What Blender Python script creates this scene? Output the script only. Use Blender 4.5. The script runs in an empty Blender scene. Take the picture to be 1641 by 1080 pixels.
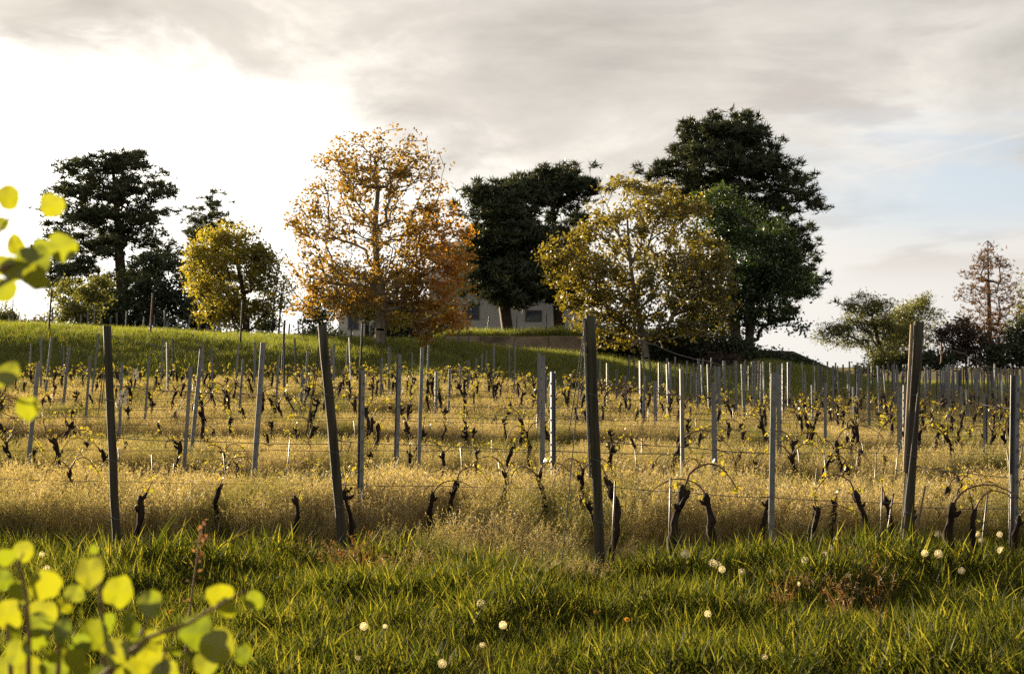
import bpy, math, random
import numpy as np
from mathutils import Vector, Euler

# ------------------------------------------------------------------ camera, sky, sun
SC = bpy.context.scene
COL = SC.collection
F = 2279.0          # focal length in photo pixels (50 mm)
CX, HY = 820.5, 588.0
EYE = 1.72
cam = bpy.data.cameras.new('camera'); camo = bpy.data.objects.new('camera', cam); COL.objects.link(camo)
camo.location = (0, 0, EYE); camo.rotation_euler = (math.radians(90), 0, 0)
cam.sensor_width = 36; cam.lens = 36 * F / 1641; cam.shift_y = 48 / 1641
cam.clip_start = 0.05; cam.clip_end = 8000
cam.dof.use_dof = True; cam.dof.focus_distance = 15.0; cam.dof.aperture_fstop = 6.3
SC.camera = camo
SC.view_settings.view_transform = 'Standard'; SC.view_settings.look = 'None'
SC.view_settings.exposure = 2.0; SC.view_settings.gamma = 1.0
SC.view_settings.use_curve_mapping = False
SC.cycles.max_bounces = 6; SC.cycles.transmission_bounces = 4; SC.cycles.diffuse_bounces = 2
SC.cycles.use_denoising = False

SUN_AZ, SUN_EL = math.radians(-39), math.radians(12)
SUN_DIR = Vector((math.sin(SUN_AZ) * math.cos(SUN_EL), math.cos(SUN_AZ) * math.cos(SUN_EL), math.sin(SUN_EL)))
sun = bpy.data.lights.new('sun', 'SUN'); suno = bpy.data.objects.new('sun', sun); COL.objects.link(suno)
sun.energy = 5.0; sun.angle = math.radians(0.6); sun.color = (1.0, 0.82, 0.56)
suno.rotation_euler = SUN_DIR.to_track_quat('Z', 'Y').to_euler(); suno.location = (-40, 60, 40)


class NX:
    """tiny expression builder for shader node trees"""
    def __init__(s, nt): s.nt = nt
    def n(s, t, **kw):
        x = s.nt.nodes.new(t)
        for k, v in kw.items(): setattr(x, k, v)
        return x
    def put(s, sock, v):
        if hasattr(v, 'is_output') or isinstance(v, bpy.types.NodeSocket): s.nt.links.new(v, sock)
        elif v is not None: sock.default_value = v
    def m(s, op, a, b=None, c=None, clamp=False):
        x = s.n('ShaderNodeMath', operation=op, use_clamp=clamp)
        for i, v in enumerate((a, b, c)):
            if v is not None: s.put(x.inputs[i], v)
        return x.outputs[0]
    def mix(s, f, a, b, mode='MIX'):
        x = s.n('ShaderNodeMix', data_type='RGBA', blend_type=mode)
        s.put(x.inputs[0], f); s.put(x.inputs[6], a); s.put(x.inputs[7], b)
        return x.outputs[2]
    def ss(s, v, lo, hi, a=0.0, b=1.0):
        x = s.n('ShaderNodeMapRange', interpolation_type='SMOOTHSTEP')
        s.put(x.inputs[0], v)
        for i, q in enumerate((lo, hi, a, b)): s.put(x.inputs[i + 1], q)
        return x.outputs[0]
    def comb(s, x, y, z):
        c = s.n('ShaderNodeCombineXYZ')
        for i, v in enumerate((x, y, z)): s.put(c.inputs[i], v)
        return c.outputs[0]
    def noise(s, vec, scale, detail=4, rough=0.55, dist=0.0):
        x = s.n('ShaderNodeTexNoise'); s.put(x.inputs['Vector'], vec)
        x.inputs['Scale'].default_value = scale; x.inputs['Detail'].default_value = detail
        x.inputs['Roughness'].default_value = rough; x.inputs['Distortion'].default_value = dist
        return x.outputs[0]


def build_world():
    w = bpy.data.worlds.new('World'); SC.world = w; w.use_nodes = True
    nt = w.node_tree; nt.nodes.clear(); X = NX(nt)
    out = X.n('ShaderNodeOutputWorld'); bg = X.n('ShaderNodeBackground'); bg.inputs[1].default_value = 0.05
    nt.links.new(bg.outputs[0], out.inputs[0])
    sky = X.n('ShaderNodeTexSky', sky_type='NISHITA', sun_disc=False)
    sky.sun_elevation = SUN_EL; sky.sun_rotation = SUN_AZ; sky.altitude = 300; sky.air_density = 1.0; sky.dust_density = 1.5
    tc = X.n('ShaderNodeTexCoord').outputs['Generated']
    sp = X.n('ShaderNodeSeparateXYZ'); nt.links.new(tc, sp.inputs[0]); x, y, z = sp.outputs
    az = X.m('ARCTAN2', x, y)                       # radians, + to the right
    el = X.m('ARCSINE', z)
    # clouds live on a flat deck above the place: perspective coordinates x/z, y/z, softened at the horizon
    zz = X.m('ADD', X.m('MAXIMUM', z, 0.0), 0.10)
    dx = X.m('DIVIDE', x, zz); dy = X.m('DIVIDE', y, zz)
    P = X.comb(dx, dy, 0.0)
    big = X.noise(P, 0.62, 5, 0.56, 0.35)
    med = X.noise(X.comb(X.m('ADD', dx, 7.3), X.m('ADD', dy, 2.1), 3.0), 1.6, 6, 0.6, 0.3)
    det = X.m('ADD', X.m('MULTIPLY', X.m('SUBTRACT', big, 0.5), 0.5), X.m('MULTIPLY', X.m('SUBTRACT', med, 0.5), 0.5))
    # lower edge of the cloud deck, ragged, seen as an elevation that falls from left to right
    rag = X.m('SUBTRACT', X.noise(X.comb(X.m('MULTIPLY', az, 1.0), X.m('MULTIPLY', el, 1.9), 2.2), 9.0, 7, 0.6, 0.5), 0.5)
    stre = X.m('SUBTRACT', X.noise(X.comb(X.m('MULTIPLY', az, 1.0), X.m('MULTIPLY', el, 3.0), 8.2), 5.0, 6, 0.55, 0.6), 0.5)
    edge = X.m('SUBTRACT', 0.195, X.m('MULTIPLY', X.ss(az, -0.17, 0.02), 0.078))
    deck = X.ss(X.m('ADD', X.m('SUBTRACT', el, edge), X.m('ADD', X.m('MULTIPLY', det, 0.07), X.m('MULTIPLY', rag, 0.14))), -0.036, 0.044)
    # distance from the hidden sun
    dot = X.n('ShaderNodeVectorMath', operation='DOT_PRODUCT'); nt.links.new(tc, dot.inputs[0])
    ga, ge = math.radians(-18), math.radians(7)
    dot.inputs[1].default_value = (math.sin(ga) * math.cos(ge), math.cos(ga) * math.cos(ge), math.sin(ge))
    ang = X.m('ARCCOSINE', X.m('MINIMUM', dot.outputs['Value'], 0.99999))
    glow = X.m('EXPONENT', X.m('MULTIPLY', ang, -6.5))
    wide = X.m('EXPONENT', X.m('MULTIPLY', ang, -1.6))
    # bright haze under the deck
    low = X.m('ADD', X.m('ADD', 0.69, X.m('MULTIPLY', glow, 1.5)), X.m('MULTIPLY', wide, 0.46))
    lowc = X.mix(X.ss(ang, 0.1, 0.9), (1.0, 0.96, 0.88, 1), (1.0, 0.955, 0.90, 1))
    vlow = X.n('ShaderNodeVectorMath', operation='SCALE'); nt.links.new(lowc, vlow.inputs[0]); nt.links.new(low, vlow.inputs['Scale'])
    # deck of grey cloud, thin spots let light through
    thin = X.ss(X.m('ADD', stre, X.m('MULTIPLY', rag, 0.5)), 0.0, -0.2)
    dk = X.m('ADD', X.m('MULTIPLY', X.m('ADD', 0.70, X.m('ADD', X.m('MULTIPLY', det, -0.35), X.m('ADD', X.m('MULTIPLY', stre, -0.75), X.m('MULTIPLY', rag, -0.28)))), X.m('ADD', 0.92, X.m('MULTIPLY', wide, 0.34))), X.m('MULTIPLY', X.m('MULTIPLY', glow, 0.75), X.m('ADD', 0.12, thin)))
    dkc = X.mix(X.ss(az, -0.30, 0.32), (1.0, 0.915, 0.81, 1), (1.0, 0.945, 0.865, 1))
    vdk = X.n('ShaderNodeVectorMath', operation='SCALE'); nt.links.new(dkc, vdk.inputs[0]); nt.links.new(dk, vdk.inputs['Scale'])
    cl = X.mix(deck, vlow.outputs[0], vdk.outputs[0])
    # small grey cloud banks lying low
    bank = X.noise(X.comb(X.m('MULTIPLY', az, 3.2), X.m('MULTIPLY', el, 13.0), 5.0), 2.1, 5, 0.55, 0.2)
    bk = X.m('MULTIPLY', X.m('MULTIPLY', X.ss(bank, 0.54, 0.66), X.ss(el, 0.05, 0.085)), X.ss(ang, 0.25, 0.5))
    cl = X.mix(X.m('MULTIPLY', bk, 0.55), cl, (0.60, 0.54, 0.50, 1))
    x10 = X.n('ShaderNodeVectorMath', operation='SCALE'); nt.links.new(cl, x10.inputs[0]); x10.inputs['Scale'].default_value = 5.0
    # gaps of blue sky
    gap = X.noise(X.comb(X.m('MULTIPLY', az, 1.6), X.m('MULTIPLY', el, 8.0), 1.7), 2.2, 5, 0.6, 0.4)
    gp = X.m('MULTIPLY', X.m('MULTIPLY', X.ss(gap, 0.40, 0.55), X.ss(ang, 0.42, 0.62)), X.m('MULTIPLY', X.ss(el, 0.07, 0.11), X.ss(el, 0.19, 0.14)))
    blue = X.n('ShaderNodeVectorMath', operation='MULTIPLY'); nt.links.new(sky.outputs[0], blue.inputs[0]); blue.inputs[1].default_value = (1.0, 1.0, 1.0)
    veil = X.mix(0.75, blue.outputs[0], (3.05, 3.5, 4.15, 1))
    res = X.mix(X.m('MULTIPLY', gp, 0.8), x10.outputs[0], veil)
    # old contrail, stretched across the gap
    d = X.m('SUBTRACT', el, X.m('ADD', 0.0795, X.m('MULTIPLY', az, 0.212)))
    ct = X.m('MULTIPLY', X.m('EXPONENT', X.m('MULTIPLY', X.m('MULTIPLY', d, d), -900000.0)), X.m('MULTIPLY', X.ss(az, 0.20, 0.26), X.ss(az, 0.75, 0.45)))
    res = X.mix(X.m('MULTIPLY', ct, 0.22), res, (4.9, 4.6, 4.4, 1))
    # below the horizon: dull earth
    res = X.mix(X.ss(el, 0.0, -0.03), res, (0.28, 0.26, 0.2, 1))
    nt.links.new(res, bg.inputs[0])


build_world()

# ------------------------------------------------------------------ helpers
R = np.random.default_rng(7)


def tag(o, label=None, cat=None, group=None, kind=None):
    for k, v in (('label', label), ('category', cat), ('group', group), ('kind', kind)):
        if v: o[k] = v
    return o


def mesh_np(name, V, Fc, mats=(), smooth=False, attrs=None):
    """V (n,3) array, Fc list of faces or (m,k) int array"""
    me = bpy.data.meshes.new(name)
    V = np.asarray(V, dtype=np.float32)
    if isinstance(Fc, np.ndarray):
        m, k = Fc.shape
        me.vertices.add(len(V)); me.vertices.foreach_set('co', V.ravel())
        me.loops.add(m * k); me.loops.foreach_set('vertex_index', Fc.astype(np.int32).ravel())
        me.polygons.add(m); me.polygons.foreach_set('loop_start', np.arange(0, m * k, k, dtype=np.int32))
        me.update(calc_edges=True)
    else:
        me.from_pydata([tuple(map(float, v)) for v in V], [], [tuple(map(int, f)) for f in Fc]); me.update()
    for mt in mats: me.materials.append(mt)
    if smooth: me.polygons.foreach_set('use_smooth', np.ones(len(me.polygons), dtype=bool))
    for k, a in (attrs or {}).items():
        at = me.attributes.new(k, 'FLOAT', 'POINT'); at.data.foreach_set('value', np.asarray(a, dtype=np.float32))
    return me


def link(name, data, parent=None, loc=None):
    o = bpy.data.objects.new(name, data); COL.objects.link(o)
    if parent is not None: o.parent = parent
    if loc is not None: o.location = loc
    return o


class MB:
    """collects pieces and links them as one mesh object"""
    def __init__(s): s.V = []; s.F = []
    def add(s, V, Fc):
        o = len(s.V); s.V += [tuple(v) for v in V]; s.F += [tuple(i + o for i in f) for f in Fc]
    def box(s, x0, x1, y0, y1, z0, z1):
        s.add([(x0, y0, z0), (x1, y0, z0), (x1, y1, z0), (x0, y1, z0), (x0, y0, z1), (x1, y0, z1), (x1, y1, z1), (x0, y1, z1)],
              [(0, 3, 2, 1), (4, 5, 6, 7), (0, 1, 5, 4), (1, 2, 6, 5), (2, 3, 7, 6), (3, 0, 4, 7)])
    def tube(s, pts, rad, sides=6, caps=True, rough=0.0, rng=None):
        pts = [Vector(p) for p in pts]; n = len(pts)
        if not hasattr(rad, '__len__'): rad = [rad] * n
        V = []; up = Vector((0, 1, 0.01))
        for i, p in enumerate(pts):
            t = (pts[min(i + 1, n - 1)] - pts[max(i - 1, 0)])
            if t.length < 1e-9: t = Vector((0, 0, 1))
            t.normalize(); a = t.cross(up)
            if a.length < 1e-4: a = t.cross(Vector((1, 0, 0)))
            a.normalize(); b = t.cross(a)
            for k in range(sides):
                an = 2 * math.pi * k / sides
                r = rad[i] * (1 + (rng.uniform(-rough, rough) if rough else 0))
                V.append(p + a * (math.cos(an) * r) + b * (math.sin(an) * r))
        Fc = [(i * sides + k, i * sides + (k + 1) % sides, (i + 1) * sides + (k + 1) % sides, (i + 1) * sides + k) for i in range(n - 1) for k in range(sides)]
        if caps: Fc += [tuple(range(sides - 1, -1, -1)), tuple((n - 1) * sides + k for k in range(sides))]
        s.add(V, Fc)
    def build(s, name, mat, parent=None, smooth=False, loc=None):
        return link(name, s.mesh(name, mat, smooth), parent, loc)
    def mesh(s, name, mat, smooth=False):
        return mesh_np(name, np.array(s.V), s.F, [mat] if mat else [], smooth)


def sstep(a, b, x):
    t = np.clip((np.asarray(x, float) - a) / (b - a), 0, 1); return t * t * (3 - 2 * t)


def vnoise(x, y, s, seed=0):
    """cheap smooth value noise, 0..1"""
    x = np.asarray(x, float) / s; y = np.asarray(y, float) / s
    xi = np.floor(x); yi = np.floor(y); fx = x - xi; fy = y - yi
    fx = fx * fx * (3 - 2 * fx); fy = fy * fy * (3 - 2 * fy)
    def h(i, j):
        v = np.sin(i * 127.1 + j * 311.7 + seed * 74.7) * 43758.5453
        return v - np.floor(v)
    return (h(xi, yi) * (1 - fx) + h(xi + 1, yi) * fx) * (1 - fy) + (h(xi, yi + 1) * (1 - fx) + h(xi + 1, yi + 1) * fx) * fy


CREST_X = [-60, -40, -24.5, -12.5, -8, -2.4, 4, 9, 12.2, 15.7, 19, 30, 60]
CREST_Z = [3.9, 3.9, 3.5, 3.0, 2.85, 2.65, 2.0, 1.55, 1.9, 1.2, 0.5, 0.35, 0.3]
FOOT_X = [-60, -14, -4, 5, 15, 25]
FOOT_Y = [49, 50.5, 53, 54, 56, 58]


def ground_z(x, y):
    x = np.asarray(x, float); y = np.asarray(y, float)
    left = 1 - sstep(-3, 9, x)
    zv = sstep(12, 48, y) * (0.92 * left + 0.12 * (1 - left))
    foot = np.interp(x, FOOT_X, FOOT_Y)
    t = np.interp((y - foot) / 14.5, [0, .12, .3, .5, .62, .8, 1.0], [0, .06, .34, .70, .84, .95, 1.0])
    z = zv + (np.interp(x, CREST_X, CREST_Z) - zv) * t
    terr = (y > 71.2) * sstep(-4.6, -3.2, x) * (1 - sstep(9, 12, x))       # lawn held up by the retaining wall
    z = z + terr * (3.3 - z)
    z = z + (vnoise(x, y, 3.1, 1) - 0.5) * 0.10 + (vnoise(x, y, 1.1, 2) - 0.5) * 0.05
    return z


def gz(x, y): return float(ground_z(x, y))


def at(px, py, Y): return Vector(((px - CX) / F * Y, Y, EYE - (py - HY) / F * Y))


def hit(px, py, y0=5.0, y1=120.0, lift=0.0):
    """where the line of sight through a pixel meets the ground"""
    Y = np.arange(y0, y1, 0.03)
    d = (EYE - (py - HY) / F * Y) - ground_z((px - CX) / F * Y, Y) - lift
    i = np.argmax(d < 0) if (d < 0).any() else len(Y) - 1
    return float((px - CX) / F * Y[i]), float(Y[i])


# ------------------------------------------------------------------ materials
def mat(name):
    m = bpy.data.materials.new(name); m.use_nodes = True; nt = m.node_tree; nt.nodes.clear()
    X = NX(nt); out = X.n('ShaderNodeOutputMaterial')
    return m, X, out


def solid(name, c1, c2, scale=8.0, rough=0.8, spec=0.3, stretch=(1, 1, 1), bump=0.3, detail=6, metal=0.0, c3=None):
    m, X, out = mat(name); nt = X.nt
    tc = X.n('ShaderNodeTexCoord').outputs['Object']
    mp = X.n('ShaderNodeMapping'); nt.links.new(tc, mp.inputs[0]); mp.inputs['Scale'].default_value = stretch
    oi = X.n('ShaderNodeObjectInfo')
    addv = X.n('ShaderNodeVectorMath', operation='ADD'); nt.links.new(mp.outputs[0], addv.inputs[0])
    off = X.m('MULTIPLY', oi.outputs['Random'], 37.0); nt.links.new(X.comb(off, off, off), addv.inputs[1])
    n1 = X.noise(addv.outputs[0], scale, detail, 0.6)
    col = X.mix(X.ss(n1, 0.3, 0.7), (*c1, 1), (*c2, 1))
    if c3:
        n2 = X.noise(addv.outputs[0], scale * 0.31, 3, 0.6)
        col = X.mix(X.ss(n2, 0.5, 0.72), col, (*c3, 1))
    b = X.n('ShaderNodeBsdfPrincipled'); X.put(b.inputs['Base Color'], col)
    b.inputs['Roughness'].default_value = rough; b.inputs['Specular IOR Level'].default_value = spec; b.inputs['Metallic'].default_value = metal
    if bump:
        bp = X.n('ShaderNodeBump'); bp.inputs['Strength'].default_value = bump; bp.inputs['Distance'].default_value = 0.02
        nt.links.new(n1, bp.inputs['Height']); nt.links.new(bp.outputs[0], b.inputs['Normal'])
    nt.links.new(b.outputs[0], out.inputs[0])
    return m


def leafy(name, cols, trans=0.5, gloss=0.05, rough=0.45, tint=None, patch=None, tfac=1.25):
    """thin leaves: diffuse + light let through; colour varies per leaf (island), per instance and in patches.
    cols: three colours; tint: colour mixed in by the per-leaf attribute 'tint'"""
    m, X, out = mat(name); nt = X.nt
    geo = X.n('ShaderNodeNewGeometry'); oi = X.n('ShaderNodeObjectInfo')
    r = X.m('FRACT', X.m('ADD', geo.outputs['Random Per Island'], oi.outputs['Random']))
    col = X.mix(X.ss(r, 0.0, 0.6), (*cols[0], 1), (*cols[1], 1))
    col = X.mix(X.ss(r, 0.55, 1.0), col, (*cols[2], 1))
    if patch:
        pn = X.noise(geo.outputs['Position'], patch[1], 3, 0.5)
        col = X.mix(X.ss(pn, 0.42, 0.66), col, (*patch[0], 1))
    if tint:
        at_ = X.n('ShaderNodeAttribute', attribute_name='tint')
        col = X.mix(at_.outputs['Fac'], col, (*tint, 1))
    d = X.n('ShaderNodeBsdfDiffuse'); X.put(d.inputs[0], col)
    t = X.n('ShaderNodeBsdfTranslucent')
    tb = X.n('ShaderNodeVectorMath', operation='MULTIPLY'); nt.links.new(col, tb.inputs[0]); tb.inputs[1].default_value = (tfac * 1.08, tfac, tfac * 0.6)
    nt.links.new(tb.outputs[0], t.inputs[0])
    ms = X.n('ShaderNodeMixShader'); ms.inputs[0].default_value = trans
    nt.links.new(d.outputs[0], ms.inputs[1]); nt.links.new(t.outputs[0], ms.inputs[2])
    g = X.n('ShaderNodeBsdfGlossy'); g.inputs['Roughness'].default_value = rough; g.inputs[0].default_value = (1, 1, 1, 1)
    m2 = X.n('ShaderNodeMixShader'); m2.inputs[0].default_value = gloss
    nt.links.new(ms.outputs[0], m2.inputs[1]); nt.links.new(g.outputs[0], m2.inputs[2])
    nt.links.new(m2.outputs[0], out.inputs[0])
    return m


M = {}
M['bark_dark'] = solid('bark_dark', (0.035, 0.026, 0.02), (0.075, 0.055, 0.042), 9, 0.9, 0.2, (1, 1, 0.3), 0.8)
M['bark_grey'] = solid('bark_grey', (0.11, 0.095, 0.075), (0.22, 0.19, 0.15), 6, 0.9, 0.2, (1, 1, 0.35), 0.7, c3=(0.10, 0.11, 0.06))
M['bark_red'] = solid('bark_red', (0.075, 0.045, 0.035), (0.13, 0.08, 0.06), 6, 0.9, 0.2, (1, 1, 0.35), 0.6)
M['vine_bark'] = solid('vine_bark', (0.010, 0.007, 0.005), (0.034, 0.022, 0.016), 30, 0.92, 0.15, (1, 1, 0.18), 1.0)
M['cane'] = solid('cane', (0.10, 0.055, 0.03), (0.19, 0.11, 0.06), 20, 0.7, 0.3, (1, 1, 1), 0.3)
M['old_wood'] = solid('old_wood', (0.020, 0.018, 0.012), (0.060, 0.052, 0.036), 10, 0.85, 0.25, (3, 3, 0.16), 0.8, c3=(0.045, 0.05, 0.026))
M['cut_wood'] = solid('cut_wood', (0.26, 0.20, 0.13), (0.36, 0.29, 0.2), 14, 0.85, 0.2, (1, 1, 0.2), 0.4)
M['zinc'] = solid('zinc', (0.095, 0.105, 0.12), (0.15, 0.162, 0.178), 16, 0.5, 0.5, (1, 1, 0.4), 0.15, metal=0.1, c3=(0.19, 0.175, 0.15))
M['wire'] = solid('wire', (0.07, 0.07, 0.07), (0.13, 0.12, 0.11), 12, 0.7, 0.2, bump=0)
M['bamboo'] = solid('bamboo', (0.06, 0.045, 0.028), (0.10, 0.075, 0.048), 14, 0.5, 0.4, (1, 1, 0.2), 0.2)
M['net'] = solid('net', (0.6, 0.55, 0.45), (0.75, 0.7, 0.6), 14, 0.6, 0.4, bump=0)
M['concrete'] = solid('concrete', (0.19, 0.15, 0.115), (0.30, 0.245, 0.19), 1.6, 0.9, 0.2, (1, 1, 1.6), 0.6, 8, c3=(0.09, 0.08, 0.055))
M['plaster'] = solid('plaster', (0.44, 0.435, 0.43), (0.54, 0.535, 0.53), 1.2, 0.85, 0.2, bump=0.1)
M['roof'] = solid('roof', (0.075, 0.045, 0.035), (0.13, 0.08, 0.06), 5, 0.85, 0.2, (1, 4, 1), 0.5)
M['roof_dark'] = solid('roof_dark', (0.035, 0.032, 0.03), (0.08, 0.07, 0.06), 5, 0.8, 0.3, (1, 4, 1), 0.5)
M['glass'] = solid('glass', (0.03, 0.05, 0.08), (0.05, 0.08, 0.13), 2, 0.08, 0.8, bump=0)
M['frame'] = solid('frame', (0.08, 0.08, 0.08), (0.12, 0.12, 0.12), 5, 0.5, 0.4, bump=0)
M['awning'] = solid('awning', (0.32, 0.05, 0.035), (0.38, 0.07, 0.05), 5, 0.7, 0.3, bump=0)


def ground_mat():
    m, X, out = mat('ground'); nt = X.nt
    p = X.n('ShaderNodeNewGeometry').outputs['Position']
    a = X.noise(p, 0.5, 5, 0.6); b = X.noise(p, 9.0, 6, 0.65); c = X.noise(p, 60.0, 3, 0.6)
    col = X.mix(X.ss(a, 0.35, 0.65), (0.055, 0.060, 0.020, 1), (0.13, 0.095, 0.045, 1))
    col = X.mix(X.ss(b, 0.45, 0.7), col, (0.075, 0.055, 0.032, 1))
    col = X.mix(X.ss(c, 0.5, 0.8), col, (0.16, 0.125, 0.06, 1))
    bs = X.n('ShaderNodeBsdfPrincipled'); X.put(bs.inputs['Base Color'], col); bs.inputs['Roughness'].default_value = 1.0
    bs.inputs['Specular IOR Level'].default_value = 0.05
    bp = X.n('ShaderNodeBump'); bp.inputs['Strength'].default_value = 1.0; bp.inputs['Distance'].default_value = 0.06
    nt.links.new(b, bp.inputs['Height']); nt.links.new(bp.outputs[0], bs.inputs['Normal'])
    nt.links.new(bs.outputs[0], out.inputs[0]); return m


M['ground'] = ground_mat()
M['lawn'] = leafy('lawn', [(0.01175, 0.0186, 0.002742), (0.03466, 0.04331, 0.005198), (0.1071, 0.1018, 0.01606)], 0.6, 0.008, 0.5, tfac=2.0)
M['long_green'] = leafy('long_green', [(0.01406, 0.02227, 0.00375), (0.04107, 0.05134, 0.006845), (0.119, 0.1131, 0.02083)], 0.6, 0.01, 0.5, tfac=2.0)
M['gold'] = leafy('gold', [(0.185, 0.155, 0.072), (0.30, 0.245, 0.125), (0.40, 0.325, 0.19)], 0.5, 0.025, 0.45, tfac=1.3, patch=((0.125, 0.122, 0.034), 0.55))
M['bank'] = leafy('bank', [(0.048, 0.078, 0.010), (0.092, 0.115, 0.014), (0.165, 0.15, 0.026)], 0.58, 0.04, 0.5, tfac=1.8)
M['rust_grass'] = leafy('rust_grass', [(0.126, 0.0525, 0.021), (0.1575, 0.0945, 0.03675), (0.1155, 0.084, 0.0315)], 0.5, 0.04, 0.5)
M['young'] = leafy('young_leaf', [(0.1836, 0.1683, 0.0153), (0.2448, 0.204, 0.01785), (0.153, 0.1632, 0.0204)], 0.55, 0.05, 0.4, tfac=1.4)
M['front_leaf'] = leafy('front_leaf', [(0.1026, 0.1296, 0.0054), (0.1457, 0.1566, 0.00648), (0.081, 0.1134, 0.00648)], 0.62, 0.04, 0.4, tfac=1.45)
M['stem_brown'] = solid('stem_brown', (0.10, 0.07, 0.03), (0.17, 0.11, 0.055), 30, 0.8, 0.1, bump=0)
M['dock'] = leafy('dock', [(0.126, 0.0504, 0.0252), (0.1764, 0.084, 0.042), (0.21, 0.126, 0.0756)], 0.4, 0.06, 0.4)
M['fluff'] = leafy('fluff', [(0.82, 0.78, 0.70), (0.85, 0.8, 0.72), (0.78, 0.72, 0.62)], 0.6, 0.05, 0.4, tfac=1.1)
M['petal'] = leafy('petal', [(0.4875, 0.2475, 0.01125), (0.54, 0.315, 0.015), (0.45, 0.21, 0.0075)], 0.45, 0.03, 0.5, tfac=1.1)
M['weed_stem'] = leafy('weed_stem', [(0.16, 0.128, 0.048), (0.2, 0.152, 0.064), (0.128, 0.128, 0.04)], 0.3, 0.05, 0.4)
M['leaf_orange'] = leafy('leaf_orange', [(0.125, 0.083, 0.014), (0.20, 0.125, 0.019), (0.10, 0.078, 0.014)], 0.5, 0.04, 0.45, tint=(0.34, 0.165, 0.02), tfac=1.6)
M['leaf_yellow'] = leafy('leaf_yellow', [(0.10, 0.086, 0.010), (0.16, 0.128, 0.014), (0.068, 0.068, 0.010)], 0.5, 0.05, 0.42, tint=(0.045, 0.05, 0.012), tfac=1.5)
M['leaf_lime'] = leafy('leaf_lime', [(0.1853, 0.1744, 0.0218), (0.2726, 0.218, 0.02616), (0.1417, 0.1527, 0.0218)], 0.5, 0.04, 0.45, tint=(0.05, 0.06, 0.012), tfac=1.5)
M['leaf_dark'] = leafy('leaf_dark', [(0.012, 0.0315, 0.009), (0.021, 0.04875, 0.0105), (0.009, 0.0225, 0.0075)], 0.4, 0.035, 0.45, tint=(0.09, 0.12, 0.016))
M['leaf_olive'] = leafy('leaf_olive', [(0.09501, 0.1062, 0.02683), (0.1454, 0.1454, 0.03353), (0.06707, 0.08384, 0.02236)], 0.5, 0.04, 0.45)
M['leaf_deep_green'] = leafy('leaf_deep_green', [(0.01936, 0.0308, 0.01232), (0.0308, 0.044, 0.01584), (0.01408, 0.02112, 0.01056)], 0.35, 0.03, 0.5)  # dull deep green of bushes, hedges and ivy
M['leaf_purple'] = leafy('leaf_purple', [(0.042, 0.024, 0.024), (0.066, 0.036, 0.0264), (0.03, 0.036, 0.0192)], 0.35, 0.03, 0.5)
M['needle'] = leafy('needle', [(0.02088, 0.03393, 0.01827), (0.03654, 0.0522, 0.02349), (0.05872, 0.05481, 0.0261)], 0.25, 0.03, 0.4)
M['needle_green'] = leafy('needle_green', [(0.028, 0.044, 0.0192), (0.04, 0.056, 0.024), (0.048, 0.048, 0.0224)], 0.35, 0.03, 0.4)
M['needle_red'] = leafy('needle_red', [(0.105, 0.062, 0.042), (0.14, 0.08, 0.05), (0.08, 0.06, 0.035)], 0.4, 0.03, 0.5)

# ------------------------------------------------------------------ terrain
def build_ground():
    xs = np.concatenate([[-4000, -1500, -600, -250, -120, -80], np.arange(-60, 61, 0.9), [80, 120, 250, 600, 1500, 4000]])
    ys = np.concatenate([[-300, -60, -20, -5, 0], np.arange(3, 71, 0.6), [71.05, 71.15, 71.32, 71.5], np.arange(72, 140, 1.5), [170, 250, 500, 1200, 3000, 6000]])
    gx, gy = np.meshgrid(xs, ys)
    z = ground_z(gx, gy)
    V = np.stack([gx, gy, z], -1).reshape(-1, 3)
    nx, ny = len(xs), len(ys)
    i = np.arange(nx - 1)[None, :] + nx * np.arange(ny - 1)[:, None]
    Fc = np.stack([i, i + 1, i + nx + 1, i + nx], -1).reshape(-1, 4)
    return tag(link('ground', mesh_np('ground', V, Fc, [M['ground']], True)), kind='structure')


build_ground()

# retaining wall and its coping
def build_wall():
    rng = random.Random(3)
    root = link('retaining_wall', None, loc=(0.5, 71.1, 2.2))
    tag(root, 'long low brown concrete retaining wall holding up the lawn in front of the white house', 'wall')
    x0, x1 = -3.3, 7.0
    n = 6
    for k in range(n):
        a = x0 + (x1 - x0) * k / n + (0.012 if k else 0); b = x0 + (x1 - x0) * (k + 1) / n - 0.012
        m = MB(); dy = rng.uniform(-0.015, 0.015)
        m.box(a - 0.5, b - 0.5, -0.2 + dy, 0.2, -1.2, 1.03 + rng.uniform(-.03, .03))
        me = m.mesh('panel', M['concrete']); bm_bevel(me, 0.015)
        link('panel', me, root)
    return root


def bm_bevel(me, w):
    import bmesh
    bm = bmesh.new(); bm.from_mesh(me)
    bmesh.ops.bevel(bm, geom=list(bm.edges), offset=w, segments=1, affect='EDGES')
    bm.to_mesh(me); bm.free()


build_wall()

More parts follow.
